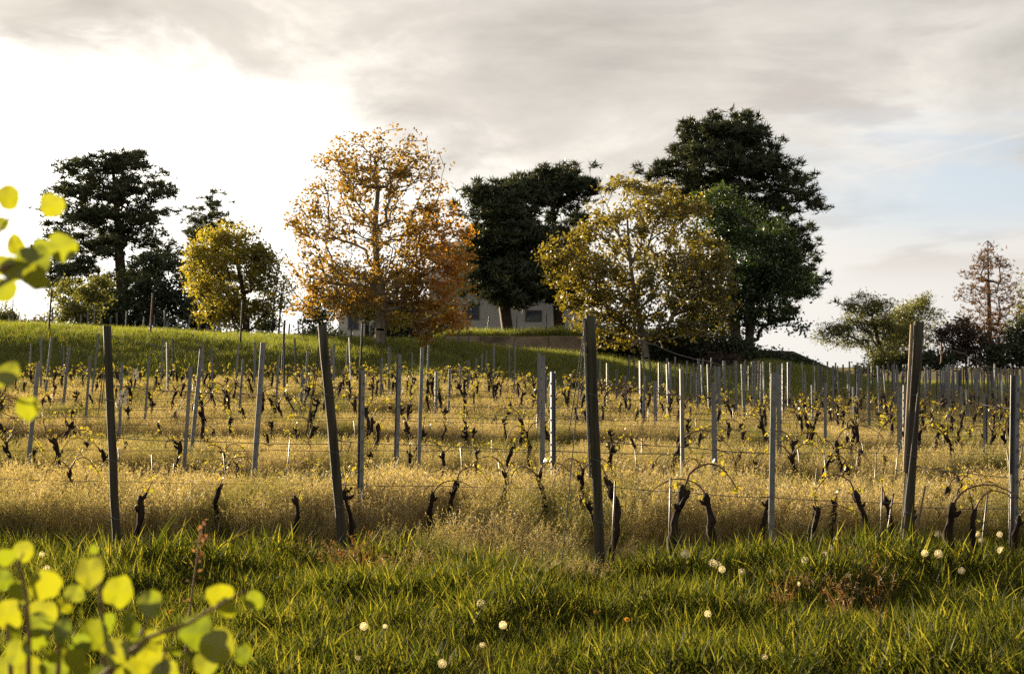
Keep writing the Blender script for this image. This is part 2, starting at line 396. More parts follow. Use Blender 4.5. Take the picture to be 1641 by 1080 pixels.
# ------------------------------------------------------------------ buildings
def build_house():
    Y = 95.0
    p = lambda px, py: at(px, py, Y)
    root = link('white_house', None, loc=(p(810, 530).x, Y, 3.0))
    tag(root, 'white two storey house with balcony half hidden behind the dark pines', 'house')
    L = root.location
    def part(name, mb, m, parent=root, bev=0.0):
        me = mb.mesh(name, m)
        if bev: bm_bevel(me, bev)
        return link(name, me, parent)
    X = lambda px: p(px, 0).x - L.x
    Z = lambda py: EYE - (py - HY) / F * Y - L.z
    mb = MB(); mb.box(X(688), X(935), 0, 9, -1.0, Z(455)); part('ground_floor_wall', mb, M['plaster'])
    mb = MB(); mb.box(X(700), X(925), 1.6, 8.8, Z(455) + .22, Z(402)); part('upper_floor_wall', mb, M['plaster'])
    mb = MB(); mb.box(X(680), X(940), -0.9, 9.2, Z(455) + .003, Z(455) + .22); part('balcony_slab', mb, M['plaster'])
    mb = MB(); mb.box(X(680), X(940), -0.9, -0.78, Z(455) + .222, Z(431)); part('balcony_parapet', mb, M['plaster'])
    mb = MB(); mb.box(X(684), X(936), -0.97, -0.902, Z(455) - .03, Z(455) + .12); part('red_trim', mb, M['awning'])
    # hipped roof
    x0, x1, y0, y1, z0, z1 = X(676), X(944), -0.6, 9.4, Z(402) + .003, Z(372)
    mb = MB(); mb.add([(x0, y0, z0), (x1, y0, z0), (x1, y1, z0), (x0, y1, z0), (x0, y0, z0 + .25), (x1, y0, z0 + .25), (x1, y1, z0 + .25), (x0, y1, z0 + .25),
                       (x0 + 4, 4.4, z1), (x1 - 4, 4.4, z1)],
                      [(0, 3, 2, 1), (0, 1, 5, 4), (1, 2, 6, 5), (2, 3, 7, 6), (3, 0, 4, 7), (4, 5, 9, 8), (5, 6, 9), (6, 7, 8, 9), (7, 4, 8)])
    roof = part('roof', mb, M['roof'])
    mb = MB(); mb.box(x1 - 6, x1 - 5.2, 4.0, 4.8, z1 - .6, z1 + .7); part('chimney', mb, M['plaster'], roof)
    def window(px0, px1, py0, py1, y, nm='window'):
        a, b, c, d = X(px0), X(px1), Z(py1), Z(py0)
        f = MB(); t = 0.09
        f.box(a, b, y - .06, y - .003, c, c + t); f.box(a, b, y - .06, y - .003, d - t, d)
        f.box(a, a + t, y - .06, y - .003, c + t, d - t); f.box(b - t, b, y - .06, y - .003, c + t, d - t)
        mid = (a + b) / 2; f.box(mid - .04, mid + .04, y - .06, y - .003, c + t, d - t)
        fo = part(nm, f, M['frame'])
        for q0, q1 in ((a + t, mid - .04), (mid + .04, b - t)):
            g = MB(); g.box(q0, q1, y - .03, y - .006, c + t, d - t); part('pane', g, M['glass'], fo)
    for q in ((745, 766, 412, 446), (790, 815, 412, 446), (845, 875, 415, 446), (895, 915, 415, 446)): window(*q, 1.6)
    for q in ((742, 768, 488, 512), (842, 868, 497, 515), (712, 728, 488, 512)): window(*q, 0)
    # low annexe to the left with a mono-pitch roof
    mb = MB(); ax0, ax1 = X(541), X(686); zt0, zt1 = Z(487), Z(505)
    mb.add([(ax0, .5, -1), (ax1, .5, -1), (ax1, 7, -1), (ax0, 7, -1), (ax0, .5, zt0), (ax1, .5, zt0), (ax1, 7, zt1), (ax0, 7, zt1)],
           [(0, 3, 2, 1), (4, 5, 6, 7), (0, 1, 5, 4), (1, 2, 6, 5), (2, 3, 7, 6), (3, 0, 4, 7)])
    part('annexe_wall', mb, M['plaster'])
    mb = MB(); mb.add([(ax0 - .3, .2, zt0 + .003), (ax1 - .003, .2, zt0 + .003), (ax1 - .003, 7.3, zt1 + .003), (ax0 - .3, 7.3, zt1 + .003),
                       (ax0 - .3, .2, zt0 + .16), (ax1 - .003, .2, zt0 + .16), (ax1 - .003, 7.3, zt1 + .16), (ax0 - .3, 7.3, zt1 + .16)],
                      [(0, 3, 2, 1), (4, 5, 6, 7), (0, 1, 5, 4), (1, 2, 6, 5), (2, 3, 7, 6), (3, 0, 4, 7)])
    part('annexe_roof', mb, M['roof_dark'])
    window(556, 574, 503, 528, .5); window(600, 630, 503, 528, .5)


build_house()


def build_shed():
    Y = 72.0; p = lambda px, py: at(px, py, Y)
    o = p(1280, 590); root = link('low_shed', None, loc=(o.x, Y, o.z))
    tag(root, 'low dark shed whose roof slopes down to the right beside the far rows', 'shed')
    q = [(1205, 560), (1268, 563), (1348, 598)]
    pr = [(p(a, b).x - o.x, p(a, b).z - o.z) for a, b in q]
    th = 0.16; d0, d1 = -.5, 7.5
    for k in range(2):
        (xa, za), (xb, zb) = pr[k], pr[k + 1]
        g = .006 if k else 0
        mb = MB(); mb.add([(xa + g, d0, za), (xb, d0, zb), (xb, d1, zb), (xa + g, d1, za), (xa + g, d0, za - th), (xb, d0, zb - th), (xb, d1, zb - th), (xa + g, d1, za - th)],
                          [(0, 1, 2, 3), (7, 6, 5, 4), (4, 5, 1, 0), (5, 6, 2, 1), (6, 7, 3, 2), (7, 4, 0, 3)])
        mb.build('roof_slope', M['roof_dark'], root)
        n = 6
        mbs = []
        for j in range(n):                      # rafter ends under the eave
            t = (j + .5) / n; x = xa + (xb - xa) * t; z = za + (zb - za) * t - th
            r = MB(); r.box(x - .05, x + .05, d0 + .1, d0 + 2.0, z - .14, z - .01); r.build('rafter', M['old_wood'], root)
    (xa, za), (xb, zb), (xc, zc) = pr
    mb = MB(); mb.add([(xa + .2, .3, -3), (xc - .35, .3, -3), (xc - .35, 7, -3), (xa + .2, 7, -3), (xa + .2, .3, za - th - .01), (xb, .3, zb - th - .01), (xc - .35, .3, zc - th + .09), (xc - .35, 7, zc - th + .09), (xb, 7, zb - th - .01), (xa + .2, 7, za - th - .01)],
                      [(0, 1, 6, 5, 4), (1, 2, 7, 6), (2, 3, 9, 8, 7), (3, 0, 4, 9), (4, 5, 8, 9), (5, 6, 7, 8), (3, 2, 1, 0)])
    mb.build('wall', M['old_wood'], root)


build_shed()

# ------------------------------------------------------------------ trees
def grow(trunk, pts, alpha, rng):
    """joins crown points to the trunk by a length-balanced tree; returns nodes, parents"""
    N = [np.array(p, float) for p in trunk]; par = [-1] + list(range(len(trunk) - 1))
    plen = [0.0]
    for i in range(1, len(N)): plen.append(plen[-1] + float(np.linalg.norm(N[i] - N[i - 1])))
    tr = np.array(N)
    d0 = np.min(np.linalg.norm(pts[:, None] - tr[None, max(1, len(tr) // 3):], axis=2), axis=1)
    cap = len(pts) * 4 + len(N) + 8
    A = np.zeros((cap, 3)); PL = np.zeros(cap); A[:len(N)] = N; PL[:len(N)] = plen; n = len(N)
    lo = max(1, len(trunk) // 3)
    for i in np.argsort(d0):
        a = pts[i]
        D = np.linalg.norm(A[:n] - a, axis=1)
        cost = D + alpha * PL[:n]; cost[:lo] += 1e3
        up = A[:n, 2] - a[2]; cost += np.where(up > 0, up * 0.8, 0)
        j = int(np.argmin(cost)); L = D[j]
        k = 3 if L > 1.2 else (2 if L > 0.5 else 1); prev = j; p0 = A[j].copy()
        for q in range(1, k + 1):
            t = q / k; pnt = p0 + (a - p0) * t
            if q < k:
                pnt = pnt + rng.normal(0, 0.05 * L, 3) + np.array([0, 0, 0.06 * L * math.sin(math.pi * t)])
            A[n] = pnt; par.append(prev); PL[n] = PL[prev] + np.linalg.norm(pnt - A[prev]); prev = n; n += 1
    return A[:n], np.array(par)


def limb_mesh(A, par, r_tip, r_base, power=0.5, sides=5):
    n = len(A); cnt = np.zeros(n); has = np.zeros(n, bool); has[par[par >= 0]] = True
    cnt[~has] = 1
    for i in range(n - 1, 0, -1): cnt[par[i]] += cnt[i]
    # parents always come before children in this list
    r = r_tip * np.maximum(cnt, 1) ** power
    r = r * 1.0; s = r_base / max(r[0], 1e-6)
    r = np.where(r > r_tip * 1.01, r_tip + (r - r_tip) * (r_base - r_tip) / max(r[0] - r_tip, 1e-6), r_tip)
    V = []; Fc = []
    c = np.cos(np.arange(sides) * 2 * np.pi / sides); si = np.sin(np.arange(sides) * 2 * np.pi / sides)
    idx = np.arange(1, n); P0 = A[par[1:]]; P1 = A[1:]
    T = P1 - P0; Ln = np.linalg.norm(T, axis=1, keepdims=True); T = T / np.maximum(Ln, 1e-6)
    ref = np.where(np.abs(T[:, 2:3]) > 0.9, np.array([[1., 0, 0]]), np.array([[0, 0, 1.]]))
    a = np.cross(T, ref); a /= np.linalg.norm(a, axis=1, keepdims=True); b = np.cross(T, a)
    r0 = np.minimum(r[par[1:]], r[1:] * 1.6 + 0.01); r1 = r[1:]
    ring = lambda P, rr: P[:, None] + a[:, None] * (c[None, :, None] * rr[:, None, None]) + b[:, None] * (si[None, :, None] * rr[:, None, None])
    V = np.concatenate([ring(P0, r0), ring(P1 + T * (r1[:, None] * 0.35), r1)], 1).reshape(-1, 3)
    m = len(idx); base = (np.arange(m) * 2 * sides)[:, None]
    k = np.arange(sides)[None]; k2 = (k + 1) % sides
    Fq = np.stack([base + k, base + k2, base + sides + k2, base + sides + k], -1).reshape(-1, 4)
    return V, Fq


def leaf_cards(C, size, aspect, rng, flat=0.0, var=0.35):
    """diamond leaves at the points C, random turn; flat pulls the leaf planes towards level"""
    n = len(C); u = rng.normal(0, 1, (n, 3)); u[:, 2] *= (1 - flat * .7); u /= np.linalg.norm(u, axis=1, keepdims=True)
    w = rng.normal(0, 1, (n, 3)); w[:, 2] = w[:, 2] * (1 - flat) ; v = np.cross(u, w); v /= np.linalg.norm(v, axis=1, keepdims=True)
    s = size * (1 + rng.uniform(-var, var, (n, 1)))
    V = np.stack([C - u * s * .5, C + v * s * aspect * .5 + u * s * .08, C + u * s * .5, C - v * s * aspect * .5 + u * s * .08], 1).reshape(-1, 3)
    return V, np.arange(n * 4).reshape(-1, 4)


def needle_tufts(C, length, rng, k=6, width=0.22, up=0.5):
    n = len(C); d = rng.normal(0, 1, (n, k, 3)); d[..., 2] = d[..., 2] * .7 + up
    d /= np.linalg.norm(d, axis=2, keepdims=True)
    w = np.cross(d, rng.normal(0, 1, (n, k, 3))); w /= np.linalg.norm(w, axis=2, keepdims=True)
    L = length * (1 + rng.uniform(-.35, .35, (n, k, 1))); c = C[:, None]
    V = np.stack([c + w * L * width * .5, c - w * L * width * .5, c + d * L], 2).reshape(-1, 3)
    return V, np.arange(n * k * 3).reshape(-1, 3)


def in_lobes(lobes, n, D, rng, deep=0.9, shell=0.0):
    """points in ellipsoids given as (px, py, rx, ry[, weight]) at distance D"""
    w = np.array([l[2] * l[3] * (l[4] if len(l) > 4 else 1) for l in lobes], float); w /= w.sum()
    out = []; k = rng.choice(len(lobes), n, p=w)
    d = rng.normal(0, 1, (n, 3)); d /= np.linalg.norm(d, axis=1, keepdims=True)
    rr = rng.uniform(shell ** 3, 1, (n, 1)) ** (1 / 3)
    d = d * rr
    L = np.array([l[:4] for l in lobes])[k]
    s = D / F
    X = (L[:, 0] - CX) * s + d[:, 0] * L[:, 2] * s
    Y = D + d[:, 1] * L[:, 2] * s * deep
    Z = EYE - (L[:, 1] - HY) * s + d[:, 2] * L[:, 3] * s
    return np.stack([X, Y, Z], 1), k


def trunk_line(pix, D, rng=None):
    return [np.array(at(a, b, D)) for a, b in pix]


def finish_tree(name, label, cat, base, limbs, crown, bark, leaf, group=None, attrs=None):
    root = link(name, None, loc=base); tag(root, label, cat, group)
    B = np.array(base)
    if limbs is not None: link('trunk', mesh_np('trunk', limbs[0] - B, limbs[1], [bark], True), root)
    o = link('crown', mesh_np('crown', crown[0] - B, crown[1], [leaf], attrs=attrs), root)
    return root


def broadleaf(name, label, D, trunk_px, lobes, n_att, n_leaf, size, bark, leaf, r_base, seed, alpha=0.35, deep=0.9, spread=0.3, shell=0.0,
              aspect=0.62, tint=None, r_tip=0.012, extra=None, cat='tree', flat=0.25, power=0.5):
    rng = np.random.default_rng(seed)
    pts, k = in_lobes(lobes, n_att, D, rng, deep, shell)
    tr = trunk_line(trunk_px, D)
    b = tr[0].copy(); b[2] = gz(b[0], b[1]) - 0.05
    if b[2] < tr[0][2]: tr = [b] + tr
    else: tr[0][2] = min(tr[0][2], b[2])
    base = Vector(tr[0])
    A, par = grow(tr, pts, alpha, rng)
    limbs = limb_mesh(A, par, r_tip, r_base, power)
    # leaves sit in clusters round the twig ends and along the outer twigs
    w = np.array([(l[5] if len(l) > 5 else 1.0) for l in lobes])[k]
    w = w * rng.gamma(1.1, 1.0, len(w)) + .05
    cidx = rng.choice(len(pts), n_leaf, p=w / w.sum())
    C = pts[cidx] + rng.normal(0, spread, (n_leaf, 3)) * np.array([1, 1, .75])
    crown = leaf_cards(C, size, aspect, rng, flat)
    attrs = None
    if tint is not None:
        tv = np.clip(tint(C, rng), 0, 1); attrs = {'tint': np.repeat(tv, 4)}
    return finish_tree(name, label, cat, base, limbs, crown, bark, leaf, attrs=attrs)


def profile_pads(prof, D, n, rng, deep=0.85, gap=()):
    """pads of a pine: prof = [(py, px_left, px_right)]; layered"""
    prof = np.array(prof, float); out = []
    y0, y1 = prof[0, 0], prof[-1, 0]
    wid = np.interp(np.linspace(y0, y1, 200), prof[:, 0], prof[:, 2] - prof[:, 1])
    cdf = np.cumsum(wid); cdf /= cdf[-1]
    s = D / F
    while len(out) < n:
        py = np.interp(rng.uniform(), cdf, np.linspace(y0, y1, 200))
        l = np.interp(py, prof[:, 0], prof[:, 1]); r = np.interp(py, prof[:, 0], prof[:, 2])
        if any(a < py < b and rng.uniform() < g for a, b, g in gap): continue
        a = rng.uniform(0, 2 * np.pi); q = math.sqrt(rng.uniform(0.04, 1))
        cx = (l + r) / 2; hw = (r - l) / 2
        out.append(((cx - CX) * s + math.cos(a) * q * hw * s, D + math.sin(a) * q * hw * s * deep, EYE - (py - HY) * s + rng.normal(0, .15)))
    return np.array(out)


def pine(name, label, D, trunk_px, prof, n_pad, tufts, bark, leaf, r_base, seed, pad=(0.75, 0.22), needle=0.38, gap=(), alpha=0.25, deep=0.85, r_tip=0.02, extra_pads=None, droop=0.0, k=6, width=0.2, up=.5):
    rng = np.random.default_rng(seed)
    pads = profile_pads([(q[0] + 9, q[1], q[2]) for q in prof], D, n_pad, rng, deep, gap)
    if extra_pads is not None: pads = np.concatenate([pads, extra_pads])
    tr = trunk_line(trunk_px, D); b = tr[0].copy(); b[2] = gz(b[0], b[1]) - 0.05
    tr = [b] + tr if b[2] < tr[0][2] else tr
    base = Vector(tr[0])
    A, par = grow(tr, pads, alpha, rng)
    limbs = limb_mesh(A, par, r_tip, r_base, 0.5)
    n = len(pads) * tufts
    ci = np.repeat(np.arange(len(pads)), tufts)
    szs = rng.uniform(0.55, 1.35, len(pads))[ci][:, None]
    off = rng.normal(0, 1, (n, 3)) * np.array([pad[0], pad[0], pad[1]]) * .62 * szs
    # pads break up into shoots
    sh = rng.normal(0, 1, (len(pads) * 7, 3)) * np.array([pad[0], pad[0], pad[1]]) * .7
    si = rng.integers(0, 7, n)
    off = sh[ci * 7 + si] * szs + off * .36
    C = pads[ci] + off
    crown = needle_tufts(C, needle, rng, k, width, up)
    return finish_tree(name, label, 'tree', base, limbs, crown, bark, leaf)


# large pine at left
pine('pine_tree', 'tall dark pine with layered open crown standing alone near the left edge', 95,
     [(196, 533), (195, 470), (190, 400), (186, 330), (180, 262), (176, 245)],
     [(236, 146, 206), (250, 112, 240), (268, 96, 266), (290, 86, 272), (320, 82, 272), (350, 80, 268), (380, 74, 272), (405, 66, 286), (440, 84, 292), (470, 100, 288), (500, 120, 280)],
     200, 44, M['bark_dark'], M['needle'], 0.42, 11, pad=(.8, .3), gap=((272, 292, .62), (318, 340, .68), (362, 378, .55), (405, 425, .4), (430, 520, .5)))
# right pine
pine('pine_tree', 'tallest dark pine rising behind the dark green tree right of centre', 96,
     [(1178, 560), (1176, 480), (1172, 400), (1170, 320), (1174, 250), (1172, 190)],
     [(176, 1150, 1200), (192, 1110, 1214), (215, 1080, 1236), (240, 1070, 1254), (262, 1040, 1270), (285, 1032, 1290), (305, 1045, 1304), (330, 1090, 1304), (360, 1150, 1302), (400, 1190, 1300), (440, 1210, 1308), (480, 1215, 1290), (505, 1220, 1270)],
     260, 58, M['bark_dark'], M['needle'], 0.45, 12, pad=(.74, .34), gap=((302, 318, .35), (330, 520, .35)))
# two pines in the middle
pine('pine_tree', 'dark flat topped pine with bare trunk between the orange tree and the yellow tree', 88,
     [(897, 533), (894, 470), (889, 400), (887, 350), (886, 300)],
     [(272, 850, 935), (283, 800, 948), (298, 772, 955), (316, 768, 952), (332, 790, 940), (372, 800, 935), (395, 780, 940), (425, 800, 950), (455, 820, 945), (470, 850, 930)],
     200, 66, M['bark_dark'], M['needle'], 0.36, 13, pad=(.75, .3), gap=((326, 372, .93),))
pine('pine_tree', 'broad low dark pine leaning over the white house right beside the orange tree', 84,
     [(814, 536), (808, 490), (806, 430), (796, 360), (790, 320)],
     [(294, 762, 806), (310, 752, 830), (335, 748, 846), (362, 750, 866), (392, 750, 880), (425, 752, 900), (455, 755, 895), (474, 765, 885)],
     200, 66, M['bark_dark'], M['needle'], 0.36, 14, pad=(.75, .34), gap=((400, 446, .25),))
# thin spruce
pine('spruce_tree', 'thin ragged spruce top showing behind the yellow green tree at left', 102,
     [(336, 530), (338, 440), (340, 360), (341, 296)],
     [(296, 338, 344), (308, 328, 354), (322, 312, 366), (342, 294, 370), (372, 300, 378), (400, 296, 384), (440, 288, 392), (500, 284, 400)],
     150, 26, M['bark_dark'], M['needle_green'], 0.2, 15, pad=(.42, .16), needle=.3, alpha=.05, up=-.25)
# reddish bare larch at the right edge
pine('larch_tree', 'half bare reddish conifer with visible branches at the far right', 96,
     [(1588, 588), (1586, 520), (1584, 450), (1583, 386)],
     [(384, 1574, 1594), (402, 1560, 1608), (425, 1546, 1624), (455, 1537, 1640), (490, 1530, 1654), (520, 1530, 1658), (545, 1540, 1655)],
     430, 5, M['bark_red'], M['needle_red'], 0.2, 16, pad=(.3, .16), needle=.22, alpha=.12, r_tip=.016, up=.7, k=4, width=.24)


def orange_tint(C, rng):
    px = C[:, 0] / 62 * F + CX; py = HY - (C[:, 2] - EYE) / 62 * F
    return 0.85 * sstep(640, 740, px) * sstep(290, 400, py) + 0.35 * sstep(400, 560, py) * rng.uniform(0, 1, len(C)) + rng.uniform(-.15, .25, len(C))


broadleaf('maple_tree', 'tall orange tree with airy crown and one pale trunk on the grass bank', 62,
          [(607, 578), (610, 530), (612, 490), (604, 430), (600, 370), (606, 300)],
          [(598, 370, 128, 140, .9), (610, 248, 92, 46, .9), (560, 268, 60, 45, .7), (672, 275, 44, 50, .8), (500, 400, 42, 95, .9), (700, 410, 62, 120, 1.3, 1.25), (700, 515, 50, 40, 1.3, 1.3), (610, 460, 115, 55, 1.1, 1.2), (520, 480, 62, 40, .9)],
          1000, 17000, 0.165, M['bark_grey'], M['leaf_orange'], 0.27, 21, alpha=.3, spread=.19, tint=orange_tint, r_tip=.013)
broadleaf('young_maple_tree', 'small yellow green tree standing behind the trunk of the orange tree', 72,
          [(588, 552), (588, 510), (592, 470)],
          [(560, 465, 48, 40), (610, 475, 62, 45), (660, 500, 60, 30, .8)],
          150, 5200, 0.18, M['bark_dark'], M['leaf_lime'], 0.12, 22, spread=.28)


def yellow_crown_shade(C, rng):  # lower right leaves darkened: shade put into their colour
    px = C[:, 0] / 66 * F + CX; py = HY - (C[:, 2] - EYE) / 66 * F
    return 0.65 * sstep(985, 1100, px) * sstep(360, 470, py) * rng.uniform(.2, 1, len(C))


broadleaf('walnut_tree', 'broad yellow leaved tree with many stems in front of the dark trees', 66,
          [(1037, 598), (1035, 575), (1030, 540), (1018, 480), (1010, 420), (1005, 350)],
          [(1030, 425, 135, 105), (1015, 325, 80, 42, .9), (910, 415, 48, 45, .9), (960, 480, 70, 60, .9), (1125, 470, 62, 90, 1.1), (1010, 530, 85, 30, .8), (1085, 340, 50, 45, .9)],
          820, 26000, 0.175, M['bark_grey'], M['leaf_yellow'], 0.2, 23, alpha=.5, spread=.2, tint=yellow_crown_shade, r_tip=.012, power=.46)
broadleaf('lime_tree', 'round yellow green tree with short dark trunk on the left of the bank', 74,
          [(394, 546), (394, 510), (390, 470), (380, 420)],
          [(368, 440, 70, 66), (372, 390, 52, 34), (425, 445, 26, 52), (322, 430, 26, 45), (390, 505, 48, 26), (352, 500, 42, 22)],
          420, 15500, 0.16, M['bark_dark'], M['leaf_lime'], 0.22, 24, spread=.24, shell=.45,
          tint=lambda C, rng: .75 * sstep(0, 60, (C[:, 0] / 74 * F + CX) - 365) * rng.uniform(0, 1, len(C)))  # right of the crown painted darker, as its side turned from the sun


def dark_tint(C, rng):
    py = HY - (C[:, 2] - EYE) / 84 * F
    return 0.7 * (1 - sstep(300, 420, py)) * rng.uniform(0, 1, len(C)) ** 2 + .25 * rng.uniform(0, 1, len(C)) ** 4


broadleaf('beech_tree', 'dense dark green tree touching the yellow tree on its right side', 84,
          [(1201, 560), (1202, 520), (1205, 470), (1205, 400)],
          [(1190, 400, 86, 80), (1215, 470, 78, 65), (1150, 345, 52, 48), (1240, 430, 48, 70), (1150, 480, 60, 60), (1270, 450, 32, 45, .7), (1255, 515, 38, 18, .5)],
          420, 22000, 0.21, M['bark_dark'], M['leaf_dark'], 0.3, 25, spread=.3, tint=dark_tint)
broadleaf('willow_tree', 'pale yellow green willow with arching boughs right of the low shed', 92,
          [(1412, 590), (1410, 560), (1402, 520), (1394, 495)],
          [(1395, 505, 50, 34), (1385, 488, 34, 18), (1340, 540, 36, 22, .8), (1320, 532, 20, 14, .6), (1370, 530, 40, 26), (1425, 540, 50, 36)],
          320, 14500, 0.17, M['bark_dark'], M['leaf_olive'], 0.2, 26, spread=.24, aspect=.34)
broadleaf('poplar_tree', 'upright olive tree between the willow and the reddish conifer', 94,
          [(1460, 590), (1460, 550), (1458, 500)],
          [(1458, 500, 34, 28), (1470, 520, 40, 34), (1440, 530, 36, 30), (1480, 560, 30, 24), (1478, 488, 14, 16, .7)],
          190, 9000, 0.17, M['bark_dark'], M['leaf_olive'], 0.16, 27, spread=.24, aspect=.4)
broadleaf('bare_tree', 'thin bare branched tree at the right border of the rows', 90,
          [(1652, 590), (1650, 540), (1646, 480)],
          [(1645, 470, 22, 40), (1640, 520, 26, 40)], 120, 900, 0.14, M['bark_red'], M['leaf_olive'], 0.12, 28, spread=.2)


def bush(name, label, D, lobes, n, size, leaf, seed, base_px=None, spread=.26, cat='bush', n_att=None):
    cx = np.mean([l[0] for l in lobes]); b = max(l[1] + l[3] for l in lobes)
    return broadleaf(name, label, D, [(cx, b), (cx, b - 10)], lobes, n_att or max(40, n // 60), n, size, M['bark_dark'], leaf, 0.08, seed, spread=spread, cat=cat, alpha=.4)


bush('bush', 'olive bush under the left side of the tall left pine', 82, [(128, 480, 46, 38), (105, 505, 34, 26), (155, 465, 30, 26)], 5200, .17, M['leaf_olive'], 31)
bush('bush', 'large dark green bush at the right foot of the tall left pine', 86, [(255, 450, 46, 48), (262, 500, 52, 34), (228, 490, 40, 40), (290, 480, 26, 44)], 9500, .19, M['leaf_deep_green'], 32)
bush('bush', 'dark bush filling the foot of the tall left pine', 88, [(188, 505, 44, 26), (160, 515, 40, 16), (225, 515, 40, 18)], 5200, .18, M['leaf_deep_green'], 33)
bush('bush', 'dark bush behind the trunk of the round yellow green tree', 84, [(330, 505, 44, 34), (300, 520, 40, 20), (430, 525, 26, 18)], 5200, .18, M['leaf_deep_green'], 34)
bush('bush', 'small green bush at the left border of the bank', 80, [(2, 506, 18, 18), (12, 516, 16, 12)], 1900, .16, M['leaf_olive'], 35)
bush('bush', 'low brownish bush on the crest beside the left border', 82, [(40, 524, 26, 9), (62, 520, 14, 9)], 1500, .15, M['leaf_purple'], 36)
broadleaf('sapling', 'slender sparse sapling just right of the round yellow green tree', 78, [(436, 546), (438, 500), (440, 470)],
          [(440, 480, 18, 26), (428, 500, 14, 20)], 40, 420, .17, M['bark_dark'], M['leaf_olive'], .05, 37, spread=.2)
broadleaf('sapling', 'slender sparse sapling with bright gap around its bare stem near the orange tree', 78, [(446, 548), (449, 500), (452, 462)],
          [(455, 470, 20, 26), (462, 492, 16, 16)], 40, 380, .17, M['bark_dark'], M['leaf_lime'], .05, 38, spread=.2)
broadleaf('sapling', 'small green sapling under the left edge of the orange tree', 76, [(512, 548), (512, 515), (512, 490)],
          [(512, 492, 26, 24), (505, 515, 24, 20)], 70, 1500, .17, M['bark_dark'], M['leaf_olive'], .07, 39, spread=.22)
bush('bush', 'low dark bush in front of the left annexe of the house', 82, [(515, 536, 36, 9), (490, 538, 22, 8)], 1700, .15, M['leaf_deep_green'], 40)
bush('bush', 'dark hedge bush between the orange tree and the house', 84, [(660, 525, 50, 24), (715, 520, 30, 26), (625, 530, 30, 16)], 4800, .18, M['leaf_deep_green'], 41)
bush('ivy_bush', 'dark ivy covered bush at the right end of the retaining wall', 70.2, [(975, 556, 26, 22), (1000, 562, 28, 18), (1000, 540, 26, 22)], 4200, .15, M['leaf_deep_green'], 42)
bush('bush', 'dark bush behind the trunk of the broad yellow tree', 69, [(1075, 555, 50, 26), (1110, 565, 40, 22), (1050, 570, 36, 14), (1100, 530, 50, 26)], 6500, .16, M['leaf_deep_green'], 43)
bush('bush', 'dark rounded bush under the dense dark green tree', 70, [(1160, 558, 50, 24), (1200, 570, 44, 12), (1140, 575, 40, 14)], 5600, .16, M['leaf_deep_green'], 44)
bush('bush', 'brownish low bush under the dark green tree beside the far posts', 67, [(1150, 582, 28, 13), (1172, 586, 24, 9)], 2000, .13, M['leaf_purple'], 45)
bush('bush', 'dark grassy mound bush in front of the low shed', 69, [(1225, 582, 34, 10), (1258, 584, 26, 12), (1290, 592, 26, 9)], 3000, .14, M['leaf_deep_green'], 46)
bush('bush', 'low olive bush between the shed end and the willow', 88, [(1375, 594, 24, 10), (1400, 585, 22, 14), (1432, 575, 40, 22)], 3600, .16, M['leaf_olive'], 47)
bush('bush', 'dark purple brown bush at the foot of the reddish conifer', 88, [(1545, 535, 36, 30), (1525, 560, 30, 26), (1575, 560, 44, 32)], 7000, .17, M['leaf_purple'], 48)
bush('bush', 'dark hedge bush at the right border behind the far posts', 86, [(1620, 562, 40, 30), (1650, 545, 30, 40), (1600, 578, 50, 14)], 6000, .17, M['leaf_deep_green'], 49)
bush('bush', 'dark low hedge under the willow behind the far posts', 87, [(1470, 580, 40, 14), (1505, 578, 30, 14), (1440, 586, 36, 9)], 3800, .16, M['leaf_deep_green'], 50)

# ------------------------------------------------------------------ vineyard posts
ORD = ['first', 'second', 'third', 'fourth', 'fifth', 'sixth', 'seventh', 'eighth', 'ninth', 'tenth', 'eleventh', 'twelfth', 'thirteenth', 'fourteenth', 'fifteenth', 'sixteenth', 'seventeenth', 'eighteenth', 'nineteenth', 'twentieth']
WOOD = [  # top px, base px, distance, width, label
    ((171, 522), (188, 892), 12.0, .072, 'weathered wooden end post with netting beside it, nearest the left border', 'the netted end post'),
    ((516, 521), (549, 872), 12.9, .088, 'weathered wooden end post leaning left, below the trunk of the orange tree', 'the left leaning end post'),
    ((946, 506), (961, 902), 11.6, .082, 'tall wooden end post with guy wires, below the broad yellow tree', 'the guyed end post'),
    ((1472, 516), (1453, 888), 12.1, .092, 'weathered wooden end post leaning right, with sunlit edge and dry stems at its foot', 'the right leaning end post')]


def post_shaft(p0, p1, w, rng, sides=8):
    mb = MB(); n = 9; pts = []; rad = []
    for i in range(n):
        t = i / (n - 1); q = p0.lerp(p1, t)
        pts.append(q + Vector((rng.uniform(-1, 1), rng.uniform(-1, 1), 0)) * .004); rad.append(w * .5 * (1.06 - .1 * t))
    mb.tube(pts, rad, sides, True, .07, rng)
    return mb


